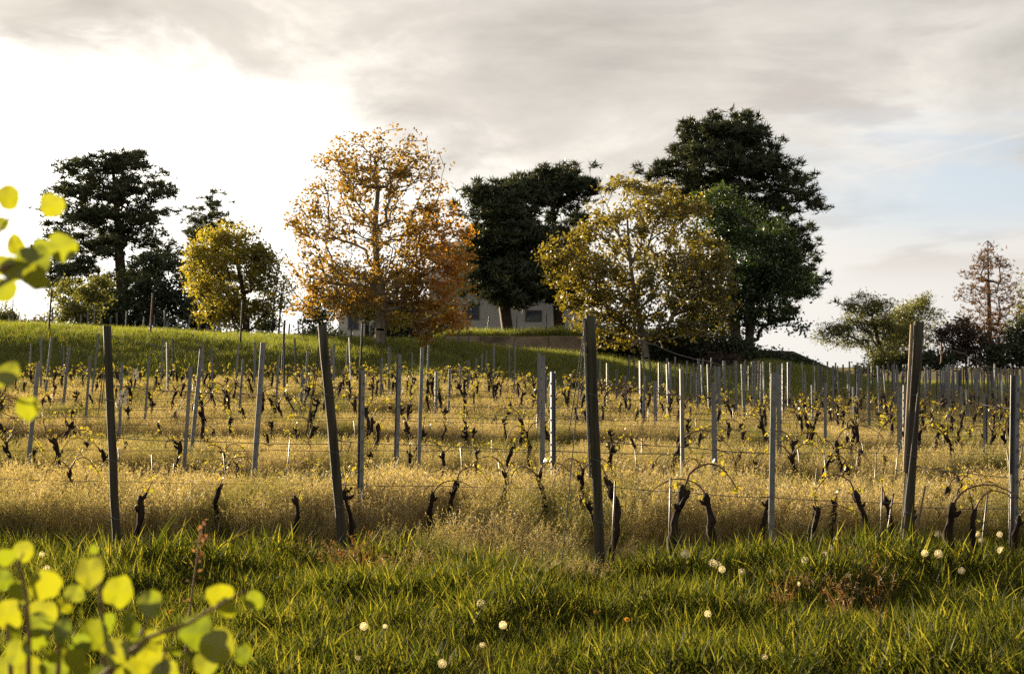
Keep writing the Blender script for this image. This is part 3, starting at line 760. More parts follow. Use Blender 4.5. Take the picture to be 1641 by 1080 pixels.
def build_wood_posts():
    for i, (tp, bp, Y, w, lab, nm) in enumerate(WOOD):
        rng = random.Random(40 + i)
        b = at(*bp, Y); t = at(*tp, Y); d = (b - t).normalized()
        zb = gz(b.x, b.y) - .25; b2 = t + d * ((t.z - zb) / -d.z)
        root = link('end_post', None, loc=(b2.x, b2.y, zb + .25)); tag(root, lab, 'post', 'wooden end posts of the vine rows')
        L = root.location
        post_shaft(b2 - L, t - L, w, rng).build('shaft', M['old_wood'], root, True)
        for f in (.27, .49, .70):
            mb = MB(); c = t.lerp(b2, f) - L; r = w * .56
            mb.tube([c + Vector((math.cos(a) * r, math.sin(a) * r, .012 * math.sin(a * 2))) for a in np.linspace(0, 2 * math.pi, 13)], .003, 4)
            mb.build('wire_loop', M['wire'], root)
        g = {0: [((171, 540), (158, 660), 12.6), ((173, 545), (163, 650), 12.8)],
             1: [((514, 535), (490, 700), 13.6), ((514, 560), (493, 690), 13.9)],
             2: [((938, 514), (899, 915), 11.0), ((937, 520), (912, 690), 12.6), ((940, 560), (930, 640), 11.9)],
             3: [((1466, 525), (1441, 906), 11.9), ((1470, 570), (1447, 880), 12.3), ((1475, 590), (1446, 850), 11.7)]}[i]
        for a, c, y2 in g:
            mb = MB(); p = at(*a, Y - .02); q = at(*c, y2)
            mb.tube([p - L, (p + q) / 2 - L + Vector((0, 0, -.01)), q - L], .0045, 5); mb.build('guy_wire', M['wire'], root)
        if i in (2, 3):                 # slat nailed to the sunlit side
            mb = MB(); off = Vector((-w * .5 - .012, .005, 0))
            mb.tube([t - L + off + d * .02, t.lerp(b2, .55) - L + off], .011, 5); mb.build('side_rod', M['zinc'] if i == 2 else M['cut_wood'], root)


build_wood_posts()


def channel_mesh():
    w, d, t = .026, .019, .004
    o = [(-w, -d), (-w, d), (-w + .006, d + .004), (-w + .006, d), (-w + t, -d + t), (w - t, -d + t), (w - .006, d), (w - .006, d + .004), (w, d), (w, -d)]
    mb = MB(); n = len(o)
    V = [(x, y, 0) for x, y in o] + [(x, y, 1) for x, y in o]
    mb.add(V, [(i, (i + 1) % n, n + (i + 1) % n, n + i) for i in range(n)] + [tuple(range(n, 2 * n))])
    return mb.mesh('profile', M['zinc'])


def hooks_mesh():
    mb = MB()
    for k in range(11):
        z = .12 + k * .08
        for s in (-1, 1):
            mb.box(min(s * .0262, s * .034), max(s * .0262, s * .034), -.006, .004, z, z + .010)
            mb.box(min(s * .0342, s * .038), max(s * .0342, s * .038), -.006, .004, z - .004, z + .016)
    return mb.mesh('hooks', M['zinc'])


CH, HK = channel_mesh(), hooks_mesh()
NEAR_POSTS = """83,540,71,640;111,555,98,677;62,582,40,790;145,569,135,705;159,534,146,640;196,581,190,742;239,572,231,704;262,541,257,628;306,588,293,790;323,560,306,731;382,553,376,646;390,575,380,703;422,549,406,775;447,573,440,690;493,563,488,666;485,592,480,710;531,559,530,620;537,587,535,655;557,554,553,627;580,593,577,848;612,574,609,679;640,568,634,781;661,565,657,637;677,557,671,757;687,552,684,632;699,596,698,713;721,591,718,705;738,584,735,676;751,578,749,671;764,573,762,640;773,567,771,633;780,561,777,630;864,565,862,702;870,570,869,760;875,602,873,700;886,596,887,817;962,577,961,645;973,582,974,676;988,592,988,681;1002,602,1003,694;1008,569,1007,622;1016,571,1016,622;1032,576,1031,650;1034,602,1027,736;1042,580,1042,626;1050,611,1051,744;1061,582,1059,632;1069,574,1071,671;1082,572,1081,629;1092,591,1094,802;1101,578,1099,632;1111,582,1112,640;1115,599,1117,687;1127,574,1125,616;1134,583,1133,655;1140,573,1140,614;1144,614,1146,807;1152,587,1153,702;1159,578,1160,635;1162,578,1161,635;1179,578,1180,676;1192,611,1194,725;1194,577,1194,611;1200,586,1200,644;1205,580,1205,635;1209,598,1211,679;1216,578,1215,632;1223,580,1226,666;1235,581,1235,640;1240,597,1236,875;1248,600,1250,783;1255,591,1255,694;1263,584,1263,635;1267,580,1266,620;1285,580,1287,650;1290,595,1292,668;1301,617,1303,715;1304,579,1303,614;1311,583,1310,629;1315,585,1315,636;1322,614,1323,784;1319,584,1319,630;1326,579,1326,618;1335,586,1337,681;1339,581,1339,612;1342,586,1345,654;1351,584,1351,620;1358,594,1360,661;1361,579,1362,650;1367,620,1368,723;1373,584,1373,618;1376,585,1376,622;1380,590,1381,654;1391,583,1393,705;1397,582,1397,614;1405,585,1406,625;1407,586,1410,681;1412,591,1412,614;1415,585,1421,655;1423,582,1423,618;1430,584,1430,614;1433,589,1433,649;1437,585,1438,622;1441,620,1443,800;1450,617,1450,780;1448,584,1448,616;1452,584,1452,616;1456,582,1457,618;1459,586,1459,620;1480,604,1478,651;1484,584,1485,635;1488,593,1489,613;1511,589,1511,614;1515,584,1516,612;1517,585,1519,642;1519,584,1521,640;1528,598,1531,681;1526,602,1526,640;1534,598,1534,617;1537,593,1537,617;1540,619,1542,723;1540,590,1540,622;1544,587,1544,623;1549,624,1553,720;1550,586,1551,632;1557,590,1559,642;1560,589,1563,642;1566,591,1566,622;1569,587,1569,627;1573,593,1575,658;1577,588,1577,626;1578,632,1580,800;1583,587,1583,630;1585,601,1589,676;1589,594,1589,630;1592,589,1592,628;1594,588,1594,626;1597,589,1600,638;1604,589,1604,628;1606,611,1607,715;1610,587,1612,623;1614,593,1615,636;1618,592,1618,622;1622,591,1622,624;1627,601,1622,880;1628,589,1628,620;1631,589,1631,618;1637,587,1639,627;1640,595,1640,636"""
HILL_POSTS = """21,481,20,527;15,505,14,525;84,493,83,525;71,506,70,528;102,519,102,528;112,515,112,528;120,509,119,533;130,504,128,531;141,498,140,530;152,488,150,530;163,511,163,528;177,508,177,528;187,501,187,531;203,499,201,533;217,514,216,532;231,508,229,534;236,521,236,534;247,505,246,536;251,519,250,538;264,497,263,540;268,514,267,536;286,510,285,536;281,521,281,536;304,506,302,534;320,513,320,536;331,521,330,538;334,524,333,538;344,515,343,540;352,520,351,538;349,522,348,538;364,525,363,540;371,524,366,541;376,523,375,542;381,528,380,542;456,514,456,547;464,519,462,547;479,521,478,547;485,518,485,549;508,522,506,547;530,532,530,547;563,517,563,550;594,523,594,564;689,508,686,558;736,508,735,545;753,530,749,558;784,507,781,537;829,506,827,533;876,503,876,526"""


def ordinal(n):
    return ORD[n - 1] if n <= 20 else f'{n}{"th" if n % 100 in (11, 12, 13) else {1: "st", 2: "nd", 3: "rd"}.get(n % 10, "th")}'


COUNT = {}


def nth(key):
    COUNT[key] = COUNT.get(key, 0) + 1; return ordinal(COUNT[key])


def plist(s): return [tuple(float(v) for v in p.split(',')) for p in s.split(';')]


def landmark(px):
    j = max([i for i in range(4) if WOOD[i][1][0] <= px], default=None)
    return j


def zone(px):
    for lim, nm in ((290, 'below the left pine'), (455, 'below the round tree'), (700, 'below the orange tree'), (860, 'below the wall'), (1090, 'below the yellow tree'),
                    (1225, 'below the dark tree'), (1350, 'by the shed'), (1505, 'by the willow'), (2000, 'by the reddish conifer')):
        if px < lim: return nm


def put_post(a, Y, hooks, label, group, rng, wide=1.0):
    tx, ty, bx, by = a
    t = at(tx, ty, Y); b = at(bx, by, Y)
    d = (b - t).normalized(); zg = gz(b.x, Y) - .15
    b2 = t + d * ((t.z - zg) / -d.z); b2.y += rng.uniform(-.03, .03)
    v = t - b2
    o = link('trellis_post', CH); o.location = b2; o.rotation_mode = 'QUATERNION'
    q = v.to_track_quat('Z', 'Y'); o.rotation_quaternion = q @ Euler((0, 0, rng.uniform(-.14, .2))).to_quaternion()
    o.scale = (wide, wide, v.length)
    tag(o, label, 'post', group)
    if hooks: tag(link('hooks', HK, o), kind='stuff')
    return o


def build_posts():
    rng = random.Random(5)
    L = []
    for a in plist(NEAR_POSTS):
        Y = F * 1.6 / (a[3] - a[1]); X = (a[2] - CX) / F * Y
        Y = min(Y, float(np.interp(X, FOOT_X, FOOT_Y)) + 1.0)
        L.append((a, Y))
    L.sort(key=lambda q: q[0][2])
    cnt = {}
    for a, Y in L:
        if Y < 22.5:
            j = landmark(a[2]); cnt[j] = cnt.get(j, 0) + 1
            lm = WOOD[j][5] if j is not None else 'the left border'
            lab = f'grey steel trellis post with hooks, {ORD[cnt[j]-1]} near one right of {lm}'
            put_post(a, Y, True, lab, 'near steel trellis posts', rng, 1.05 if a[2] not in (1236, 1622) else 1.28)
        elif Y < 36:
            z = zone(a[2]); put_post(a, Y, True, f'grey steel trellis post, {nth(("m", z))} from left in the middle rows {z}', f'middle trellis posts {z}', rng)
        else:
            z = zone(a[2]); put_post(a, Y, False, f'thin grey steel post, {nth(("f", z))} from left in the far rows {z}', f'far trellis posts {z}', rng, rng.uniform(1.0, 1.25))
    more = []
    for k in range(95):
        px = rng.uniform(1010, 1641) if rng.random() < .72 else rng.uniform(20, 860); Y = rng.uniform(36, 57); X = (px - CX) / F * Y
        if Y > float(np.interp(X, FOOT_X, FOOT_Y)) - .5: continue
        g0 = gz(X, Y); top = HY + (EYE - g0 - rng.uniform(1.45, 1.75)) / Y * F; bot = HY + (EYE - g0) / Y * F
        more.append(((px + rng.uniform(-3, 3), top, px, bot), Y))
    for a, Y in sorted(more, key=lambda q: q[0][2]):
        z = zone(a[2]); put_post(a, Y, False, f'slim grey post of the far rows, {nth(("x", z))} slim one from left {z}', f'slim far posts {z}', rng, rng.uniform(.85, 1.1))
    for a in sorted(plist(HILL_POSTS), key=lambda q: q[2]):
        Y = 67.5 if a[2] < 560 else (64 if a[3] > 540 else 73.0)
        z = zone(a[2]); put_post(a, Y + rng.uniform(-.8, 2.0), False, f'thin grey post on the hill crest, {nth(("h", z))} from left {z.replace("below", "before")}', f'hilltop posts {z}', rng, 1.25)
    # tall wooden stakes on the bank
    for k, (a, lab) in enumerate([((83, 462, 77, 540), 'tall dark wooden stake on the bank left of the tall left pine trunk'),
                                  ((245, 470, 240, 545), 'tall brown wooden stake on the bank right of the tall left pine trunk'),
                                  ((389, 481, 384, 560), 'tall wooden stake on the bank in front of the round yellow green tree'),
                                  ((456, 513, 451, 625), 'tall thin stake at the bank foot beside the two sparse saplings'),
                                  ((581, 518, 577, 600), 'tall thin stake on the bank just left of the orange tree trunk'),
                                  ((525, 550, 521, 600), 'short dark stake on the bank left of the orange tree trunk')]):
        r2 = random.Random(70 + k); x, Y = hit(a[2], a[3], 30); t = at(a[0], a[1], Y); b = Vector((x, Y, gz(x, Y) - .1))
        root = link('wooden_stake', None, loc=b); tag(root, lab, 'stake', 'wooden stakes on the bank')
        post_shaft(Vector((0, 0, 0)), t - b, .085, r2, 6).build('shaft', M['old_wood'] if k != 1 else M['bark_red'], root, True)


build_posts()

# ------------------------------------------------------------------ trellis wires
def wire(pts, lab, r=.0022, sag=.01, twigs=0, seed=0, cat='wire'):
    rng = random.Random(seed); r *= 1.25
    P = [at(*p) for p in pts]; Q = []
    for a, b in zip(P[:-1], P[1:]):
        for k in range(8):
            t = k / 8; Q.append(a.lerp(b, t) + Vector((0, 0, -sag * 4 * t * (1 - t))))
    Q.append(P[-1])
    c = Q[0]
    root = link('trellis_wire', None, loc=c); tag(root, lab, cat, 'trellis wires')
    mb = MB(); mb.tube([q - c for q in Q], r, 4); mb.build('strand', M['wire'], root)
    if twigs:
        tw = MB()
        for _ in range(twigs):
            i = rng.randrange(len(Q) - 1); q = Q[i].lerp(Q[i + 1], rng.random()) - c
            pts_ = [q]
            d = Vector((rng.uniform(-1, 1), rng.uniform(-.6, .6), rng.uniform(-.7, .5))).normalized()
            for _k in range(4):
                d = (d + Vector((rng.uniform(-.7, .7), rng.uniform(-.7, .7), rng.uniform(-.7, .6)))).normalized(); pts_.append(pts_[-1] + d * rng.uniform(.015, .04))
            tw.tube(pts_, [.006, .005, .005, .004, .0025], 4)
        tag(tw.build('dry_tendrils', M['cane'], root), kind='stuff')
    return root


wire([(945, 514, 11.6), (1050, 553, 12.1), (1130, 578, 12.6), (1240, 598, 13.1)], 'slanting top wire running down from the tall guyed wooden end post', .003, .02, 3, 1)
wire([(1472, 535, 12.1), (1545, 567, 12.6), (1627, 602, 13.1)], 'slanting top wire running down from the right leaning wooden end post', .003, .02, 3, 2)
wire([(172, 535, 12.0), (240, 551, 13.5), (323, 562, 21.3)], 'slanting top wire running away from the netted wooden end post', .0025, .02, 0, 3)
wire([(180, 617, 12.0), (306, 628, 15.0), (422, 632, 16.1), (580, 640, 15.0)], 'upper wire running right from the netted wooden end post', .003, .01, 9, 4)
wire([(184, 701, 12.0), (300, 706, 13.5), (560, 712, 14.2)], 'lower wire running right from the netted wooden end post', .003, .01, 8, 5)
wire([(527, 619, 12.9), (640, 626, 16.8)], 'upper wire running right from the left leaning wooden end post', .003, .01, 6, 6)
wire([(535, 706, 12.9), (690, 713, 15.5), (887, 722, 16.5), (1094, 728, 17.3)], 'middle wire running right from the left leaning wooden end post', .003, .012, 14, 7)
wire([(541, 776, 12.9), (700, 778, 14.0), (887, 781, 14.6)], 'low wire running right from the left leaning wooden end post', .0025, .01, 2, 8)
wire([(950, 607, 11.6), (1020, 622, 13.5), (1094, 635, 17.0)], 'twig covered upper wire running right from the tall guyed wooden end post', .003, .01, 26, 9)
wire([(954, 706, 11.6), (1100, 716, 13.0), (1238, 727, 13.1)], 'middle wire running right from the tall guyed wooden end post', .003, .01, 8, 10)
wire([(957, 777, 11.6), (1100, 789, 12.5), (1238, 797, 13.0), (1452, 806, 13.2)], 'low wire running right from the tall guyed wooden end post', .0025, .01, 4, 11)
wire([(1466, 627, 12.1), (1545, 642, 14.0), (1625, 655, 13.3)], 'twig covered upper wire running right from the right leaning wooden end post', .003, .01, 26, 12)
wire([(1460, 745, 12.1), (1545, 757, 13.5), (1660, 768, 13.3)], 'twig covered middle wire running right from the right leaning wooden end post', .003, .01, 16, 13)
wire([(1456, 812, 12.1), (1660, 815, 12.6)], 'low wire running right from the right leaning wooden end post', .0025, .01, 3, 14)
wire([(-20, 766, 14.6), (190, 771, 14.8), (400, 775, 15.0), (545, 775, 15.0)], 'low wire crossing behind the netted wooden end post', .0025, .01, 4, 15)
for k, Y in enumerate((19.5, 22.0, 24.6, 27.4, 30.5, 34.0)):
    for j, h in enumerate((.5, .95)):
        pts = []
        for px in np.linspace(-10, 1651, 12):
            X = (px - CX) / F * Y; zz = gz(X, Y) + h
            pts.append((px, HY + (EYE - zz) / Y * F, Y))
        wire(pts, f'{"lower" if j == 0 else "upper"} wire of the {ORD[k]} middle row, strung from left border to right border', .0028, .012, 10, 20 + k * 2 + j)

# pale netting scraps and dry cane hanging on the wires
def tangle(px, py, Y, rx, rz, lab, seed):
    rng = random.Random(seed); mb = MB(); c = at(px, py, Y)
    for k in range(34):
        a = rng.uniform(0, 6.28); q = rng.random() ** .5
        p = Vector((math.cos(a) * q * rx, rng.uniform(-.02, .02), math.sin(a) * q * rz)); pts = [p]
        d = Vector((rng.uniform(-1, 1), rng.uniform(-.3, .3), rng.uniform(-1, 1))).normalized()
        for _ in range(4):
            d = (d + Vector((rng.uniform(-1, 1), rng.uniform(-.4, .4), rng.uniform(-1, 1))) * .8).normalized(); e = pts[-1] + d * .022
            e.x = max(-rx, min(rx, e.x)); e.z = max(-rz, min(rz, e.z)); pts.append(e)
        mb.tube(pts, .0017, 3)
    return tag(mb.build('netting_scrap', M['net'], loc=c), lab, 'netting', 'scraps of netting')


tangle(195, 640, 12.15, .035, .075, 'pale scrap of bird netting hanging right of the netted wooden end post', 1)
tangle(217, 599, 19.5, .05, .07, 'smaller pale scrap of netting hung on a wire farther back', 2)
mb = MB(); c = at(1508, 560, 12.35)
mb.tube([Vector((.0, 0, .06)), Vector((.004, 0, .02)), Vector((-.004, 0, -.02)), Vector((.006, .004, -.06)), Vector((.002, 0, -.10)), Vector((-.008, 0, -.125))], [.008, .009, .008, .007, .006, .004], 5)
tag(mb.build('hanging_cane', M['cane'], loc=c), 'short dry cane dangling from the slanting top wire at right', 'cane')

# ------------------------------------------------------------------ vines
def vine_variant(seed):
    rng = random.Random(seed); nr = np.random.default_rng(seed)
    h = .6; lean = rng.uniform(-.10, .10); thick = rng.uniform(.021, .034)
    n = 15; pts = []; rad = []; ph = rng.uniform(0, 6); bend = rng.uniform(.012, .05); bulge = rng.uniform(.25, .8)
    for i in range(n):
        t = i / (n - 1)
        pts.append(Vector((lean * t + bend * math.sin(t * 5 + ph), .02 * math.sin(t * 6 + ph * 2), -.12 + (h + .12) * t)) + Vector((rng.uniform(-1, 1), rng.uniform(-1, 1), 0)) * .007)
        r = thick * (1.1 - .35 * t) * (1 + .35 * math.exp(-((t - bulge) / .13) ** 2)) * rng.uniform(.82, 1.2)
        if t > .86: r *= 1.25
        rad.append(r)
    rad[-1] *= .5
    tr = MB(); tr.tube(pts, rad, 8, True, .2, rng); head = pts[-2]
    for _ in range(rng.choice([1, 2, 2, 3])):
        a = rng.uniform(0, 6.28); d = Vector((math.cos(a), math.sin(a) * .5, rng.uniform(.1, 1))).normalized()
        q = pts[rng.choice([-2, -3, -4])]
        tr.tube([q, q + d * .05, q + d * .08 + Vector((0, 0, .02))], [.024, .018, .010], 6, True, .2, rng)
    for _ in range(5):                       # bark shreds
        i = rng.randrange(3, n - 2); a = rng.uniform(0, 6.28); q = pts[i] + Vector((math.cos(a), math.sin(a), 0)) * rad[i]
        tr.tube([q, q + Vector((math.cos(a) * .02, math.sin(a) * .02, rng.uniform(-.05, .03)))], [.005, .002], 3)
    cn = MB(); buds = []
    sides = rng.choice([[1], [-1], [1, -1], [], []])
    for s in sides:
        R_ = rng.uniform(.35, .6); up = rng.uniform(.12, .28)
        p0, p1, p2, p3 = head, head + Vector((s * .06, 0, up)), head + Vector((s * R_ * .75, rng.uniform(-.05, .05), up * 1.05)), head + Vector((s * R_, rng.uniform(-.08, .08), rng.uniform(-.16, .02)))
        cp = []
        for k in range(11):
            t = k / 10; u = 1 - t
            cp.append(p0 * u ** 3 + p1 * 3 * u * u * t + p2 * 3 * u * t * t + p3 * t ** 3 + Vector((rng.uniform(-1, 1), rng.uniform(-1, 1), rng.uniform(-1, 1))) * .006)
            if k >= 2 and rng.random() < .28: buds.append(cp[-1])
        cn.tube(cp, [.010 - .0006 * k for k in range(11)], 5)
    for _ in range(rng.choice([0, 1, 1, 2])):
        d = Vector((rng.uniform(-.6, .6), rng.uniform(-.3, .3), 1)).normalized(); L = rng.uniform(.12, .3)
        cp = [head, head + d * L * .5 + Vector((rng.uniform(-.02, .02), 0, 0)), head + d * L]
        cn.tube(cp, [.008, .006, .004], 5); buds += cp[1:]
    buds += [head + Vector((rng.uniform(-.06, .06), 0, rng.uniform(-.05, .05))) for _ in range(rng.choice([1, 1, 2]))]
    LV = None
    if buds:
        C = np.array([tuple(b) for b in buds]); C = np.repeat(C, 5, 0) + nr.normal(0, .015, (len(C) * 5, 3)) + np.array([0, 0, .012])
        V, Fc = leaf_cards(C, .042, .8, nr, 0.1)
        LV = (V, Fc)
    tm = tr.mesh('trunk', M['vine_bark'], True)
    cm = cn.mesh('cane', M['cane'], True) if cn.V else None
    lm = mesh_np('young_leaves', LV[0], LV[1], [M['young']]) if LV else None
    return tm, cm, lm


VAR = [vine_variant(s) for s in range(100, 114)]


def put_vine(x, y, h, label, group, rng, var=None, lean=0.0):
    tm, cm, lm = VAR[var if var is not None else rng.randrange(len(VAR))]
    root = link('grape_vine', None, loc=(x, y, gz(x, y)))
    s = h / .6
    root.scale = (min(max(s, .8), 1.3) * rng.choice([1, -1]) if False else min(max(s, .8), 1.3), min(max(s, .8), 1.3), s)
    root.rotation_euler = (rng.uniform(-.04, .04), lean, rng.choice([0, math.pi]) + rng.uniform(-.5, .5))
    tag(root, label, 'vine', group)
    link('trunk', tm, root)
    if cm: link('cane', cm, root)
    if lm: tag(link('young_leaves', lm, root), kind='stuff')
    return root


HAND = """215,893,220,794;347,855,351,779;45,799,43,773;117,802,110,750;60,745,57,716;91,752,90,724;143,737,147,708;207,735,206,707;285,727,284,700;332,727,331,703;304,784,293,745;279,784,277,765;373,771,369,745;387,771,391,742;110,703,111,674;127,700,118,677;91,672,75,648;130,671,131,646;285,680,280,659;253,700,250,678;347,713,342,687;372,700,368,669;463,870,465,793;553,848,557,780;684,835,686,788;723,822,726,770;789,812,795,755;593,757,598,724;654,759,653,724;712,763,718,724;763,752,765,722;814,760,815,715;667,713,660,680;708,706,702,682;745,707,742,675;795,692,798,668;810,671,808,645;473,712,473,687;426,707,428,674;987,890,992,770;1077,912,1079,779;1148,888,1147,790;873,822,855,760;924,812,926,750;1037,771,1035,740;1087,782,1089,745;1126,770,1128,740;1168,790,1168,749;1208,781,1203,740;858,750,859,711;984,732,983,708;1020,732,1019,703;1083,725,1082,695;1115,729,1115,693;1154,727,1153,698;1222,870,1222,800;1286,875,1273,810;1338,867,1339,803;1391,884,1386,786;1430,870,1428,794;1474,895,1481,815;1514,923,1522,806;1576,915,1579,815;1619,902,1619,826;1506,825,1505,779;1546,817,1543,769;1572,817,1571,784;1277,781,1272,727;1308,771,1299,724;1332,747,1331,718;1353,773,1349,742;1387,753,1387,719;1422,760,1422,730;1519,719,1515,688;1539,719,1537,690;1553,745,1553,711;1573,719,1574,690;1610,732,1604,690;1362,790,1366,748;560,792,562,752;505,790,500,752;440,792,436,755;950,850,948,800"""


def build_vines():
    rng = random.Random(17)
    H = []
    for a in plist(HAND):
        x, Y = hit(a[0], a[1], 8, 60); lift = .04 if Y < 14.6 else .2          # the foot is hidden by this much grass
        x, Y = hit(a[0], a[1], 8, 60, lift); h = (a[1] - a[3]) / F * Y + lift
        H.append((a, x, Y, min(max(h, .42), .9)))
    cnt = {}
    occupied = []
    for a, x, Y, h in sorted(H, key=lambda q: q[0][0]):
        row = 0 if Y < 14.6 else (1 if Y < 19 else 2)
        lean = (a[2] - a[0]) / max(a[1] - a[3], 1)
        if row < 2:
            j = landmark(a[0]); k = (row, j); cnt[k] = cnt.get(k, 0) + 1
            lm = WOOD[j][5] if j is not None else 'the left border'
            lab = f'gnarled dark vine in the {"front" if row == 0 else "second"} row, {ORD[cnt[k]-1]} right of {lm}'
            g = 'vines of the front rows'
        else:
            z = zone(a[0]); lab = f'gnarled vine with yellow shoots, {nth(("v", z))} from left behind the second row {z}'; g = f'middle row vines {z}'
        put_vine(x, Y, h, lab, g, rng, lean=max(-.5, min(.5, lean)) * .9)
        occupied.append((x, Y))
    # further rows, one vine at a time; what is past the limit becomes one mass
    P = []
    Y = 19.4; k = 0
    while Y < 56:
        x = -.40 * Y + rng.uniform(0, .5)
        while x < .40 * Y:
            yy = Y + rng.uniform(-.12, .12) + .35 * math.sin(x * .21 + k)
            lim = float(np.interp(x, FOOT_X, FOOT_Y))
            if rng.random() < .84 and yy < lim - .4 and all((x - ox) ** 2 + ((yy - oy) * .6) ** 2 > .3 for ox, oy in occupied): P.append((x, yy, k))
            x += rng.uniform(.6, 1.0)
        Y += rng.uniform(1.7, 2.1); k += 1
    P.sort(key=lambda p: p[1])
    n = 296 - len(H)
    for x, y, k in sorted(P[:n], key=lambda p: (p[2], p[0])):
        px = CX + x / y * F; z = zone(px)
        put_vine(x, y, rng.uniform(.5, .78), f'vine with yellow shoots, {nth(("r", k, z))} from left in {ORD[min(k, 19)]} middle row {z}', f'middle row vines {z}', rng, lean=rng.uniform(-.25, .25))
    # mass
    VV = []; QF = []; MI = []; off = 0
    cache = []
    for tm, cm, lm in VAR:
        c = []
        for mi, me in enumerate((tm, cm, lm)):
            if me is None: continue
            v = np.zeros(len(me.vertices) * 3, np.float32); me.vertices.foreach_get('co', v)
            me.calc_loop_triangles(); t = np.zeros(len(me.loop_triangles) * 3, np.int32); me.loop_triangles.foreach_get('vertices', t)
            c.append((mi, v.reshape(-1, 3), t.reshape(-1, 3)))
        cache.append(c)
    for x, y, k in P[n:]:
        c = cache[rng.randrange(len(cache))]; a = rng.choice([0, math.pi]) + rng.uniform(-.5, .5); s = rng.uniform(.85, 1.2)
        Rm = np.array([[math.cos(a), -math.sin(a), 0], [math.sin(a), math.cos(a), 0], [0, 0, 1]])
        o = np.array([x, y, gz(x, y)])
        for mi, v, t in c:
            w = v * s
            if mi == 2: w = w + 0
            VV.append(w @ Rm.T + o); QF.append(t + off); MI.append(np.full(len(t), mi)); off += len(v)
    if VV:
        me = mesh_np('distant_vines', np.concatenate(VV), np.concatenate(QF), [M['vine_bark'], M['cane'], M['young']])
        me.polygons.foreach_set('material_index', np.concatenate(MI).astype(np.int32))
        tag(link('distant_vines', me), 'small dark vines with yellow shoots massed in the farthest rows', 'vines', kind='stuff')
    print('VINES', len(H), len(P))


build_vines()

# pale stakes beside the vines
def build_stakes():
    rng = random.Random(9)
    near = [((1461, 902), (1483, 778), 'sunlit thin stake leaning beside the thick vine at the right leaning end post', 12.0),
            ((1508, 920), (1536, 782), 'long thin stake leaning behind the thickest vine at right', 11.9),
            ((1571, 921), (1583, 790), 'thin sunlit stake tied to the third vine right of the right leaning end post', 11.9),
            ((1617, 905), (1621, 760), 'thin sunlit stake at the right border vine', 12.1),
            ((983, 890), (986, 770), 'thin pale stake beside the vine right of the tall guyed end post', 11.95),
            ((1071, 905), (1075, 765), 'thin pale stake beside the stout vine under the bare steel posts', 11.9),
            ((1408, 884), (1414, 780), 'thin dry stem standing left of the right leaning end post', 12.7),
            ((1419, 892), (1432, 790), 'second thin dry stem left of the right leaning end post', 12.4),
            ((1534, 905), (1546, 862), 'short broken stake between the two right hand vines', 12.2)]
    for (bx, by), (tx, ty), lab, Y in near:
        b = at(bx, by, Y); t = at(tx, ty, Y); d = (b - t).normalized(); zg = gz(b.x, Y) - .05
        b2 = t + d * ((t.z - zg) / -d.z)
        mb = MB(); mb.tube([Vector((0, 0, 0)), (t - b2) * .5 + Vector((rng.uniform(-.01, .01), 0, 0)), t - b2], [.009, .0085, .008], 6)
        tag(mb.build('thin_stake', M['bamboo'], loc=b2, smooth=True), lab, 'stake', 'thin stakes beside vines')
    mb = MB(); mb.tube([Vector((0, 0, -.1)), Vector((0, 0, .3)), Vector((.005, 0, .62))], .0085, 5); me = mb.mesh('thin_stake', M['bamboo'], True)
    for k in range(54):
        Y = rng.uniform(16, 36); px = rng.choice([rng.uniform(40, 1600), rng.uniform(1000, 1640)]); x = (px - CX) / F * Y
        o = link('thin_stake', me, loc=(x, Y, gz(x, Y))); o.rotation_euler = (rng.uniform(-.1, .1), rng.uniform(-.14, .14), 0); o.scale = (1, 1, rng.uniform(.7, 1.1))
        z = zone(px); tag(o, f'thin pale stake, {nth(("s", z))} one met among the middle vines {z}', 'stake', f'thin stakes {z}')


build_stakes()

# ------------------------------------------------------------------ grass
def blade_tuft(n, h, w, rad, bend, rng, segs=3, hv=.4):
    """a tuft of flat tapering blades"""
    V = []; Fc = []
    for _ in range(n):
        a = rng.uniform(0, 6.283); r = rad * math.sqrt(rng.random()); p = Vector((math.cos(a) * r, math.sin(a) * r, 0))
        H = h * rng.uniform(1 - hv, 1 + hv * .6); da = rng.uniform(0, 6.283); d = Vector((math.cos(da), math.sin(da), 0)); b = bend * rng.uniform(.2, 1.3)
        fa = rng.uniform(0, 6.283); side = Vector((math.cos(fa), math.sin(fa), 0)) * w * .5 * rng.uniform(.7, 1.3); o = len(V)
        for k in range(segs + 1):
            t = k / segs; q = p + d * (b * H * t * t) + Vector((0, 0, H * (t - .22 * b * t * t)))
            if k < segs: s = side * (1 - .75 * t ** 1.5); V += [q - s, q + s]
            else: V.append(q)
        for k in range(segs - 1): Fc.append((o + 2 * k, o + 2 * k + 1, o + 2 * k + 3, o + 2 * k + 2))
        Fc.append((o + 2 * segs - 2, o + 2 * segs - 1, o + 2 * segs))
    return V, Fc


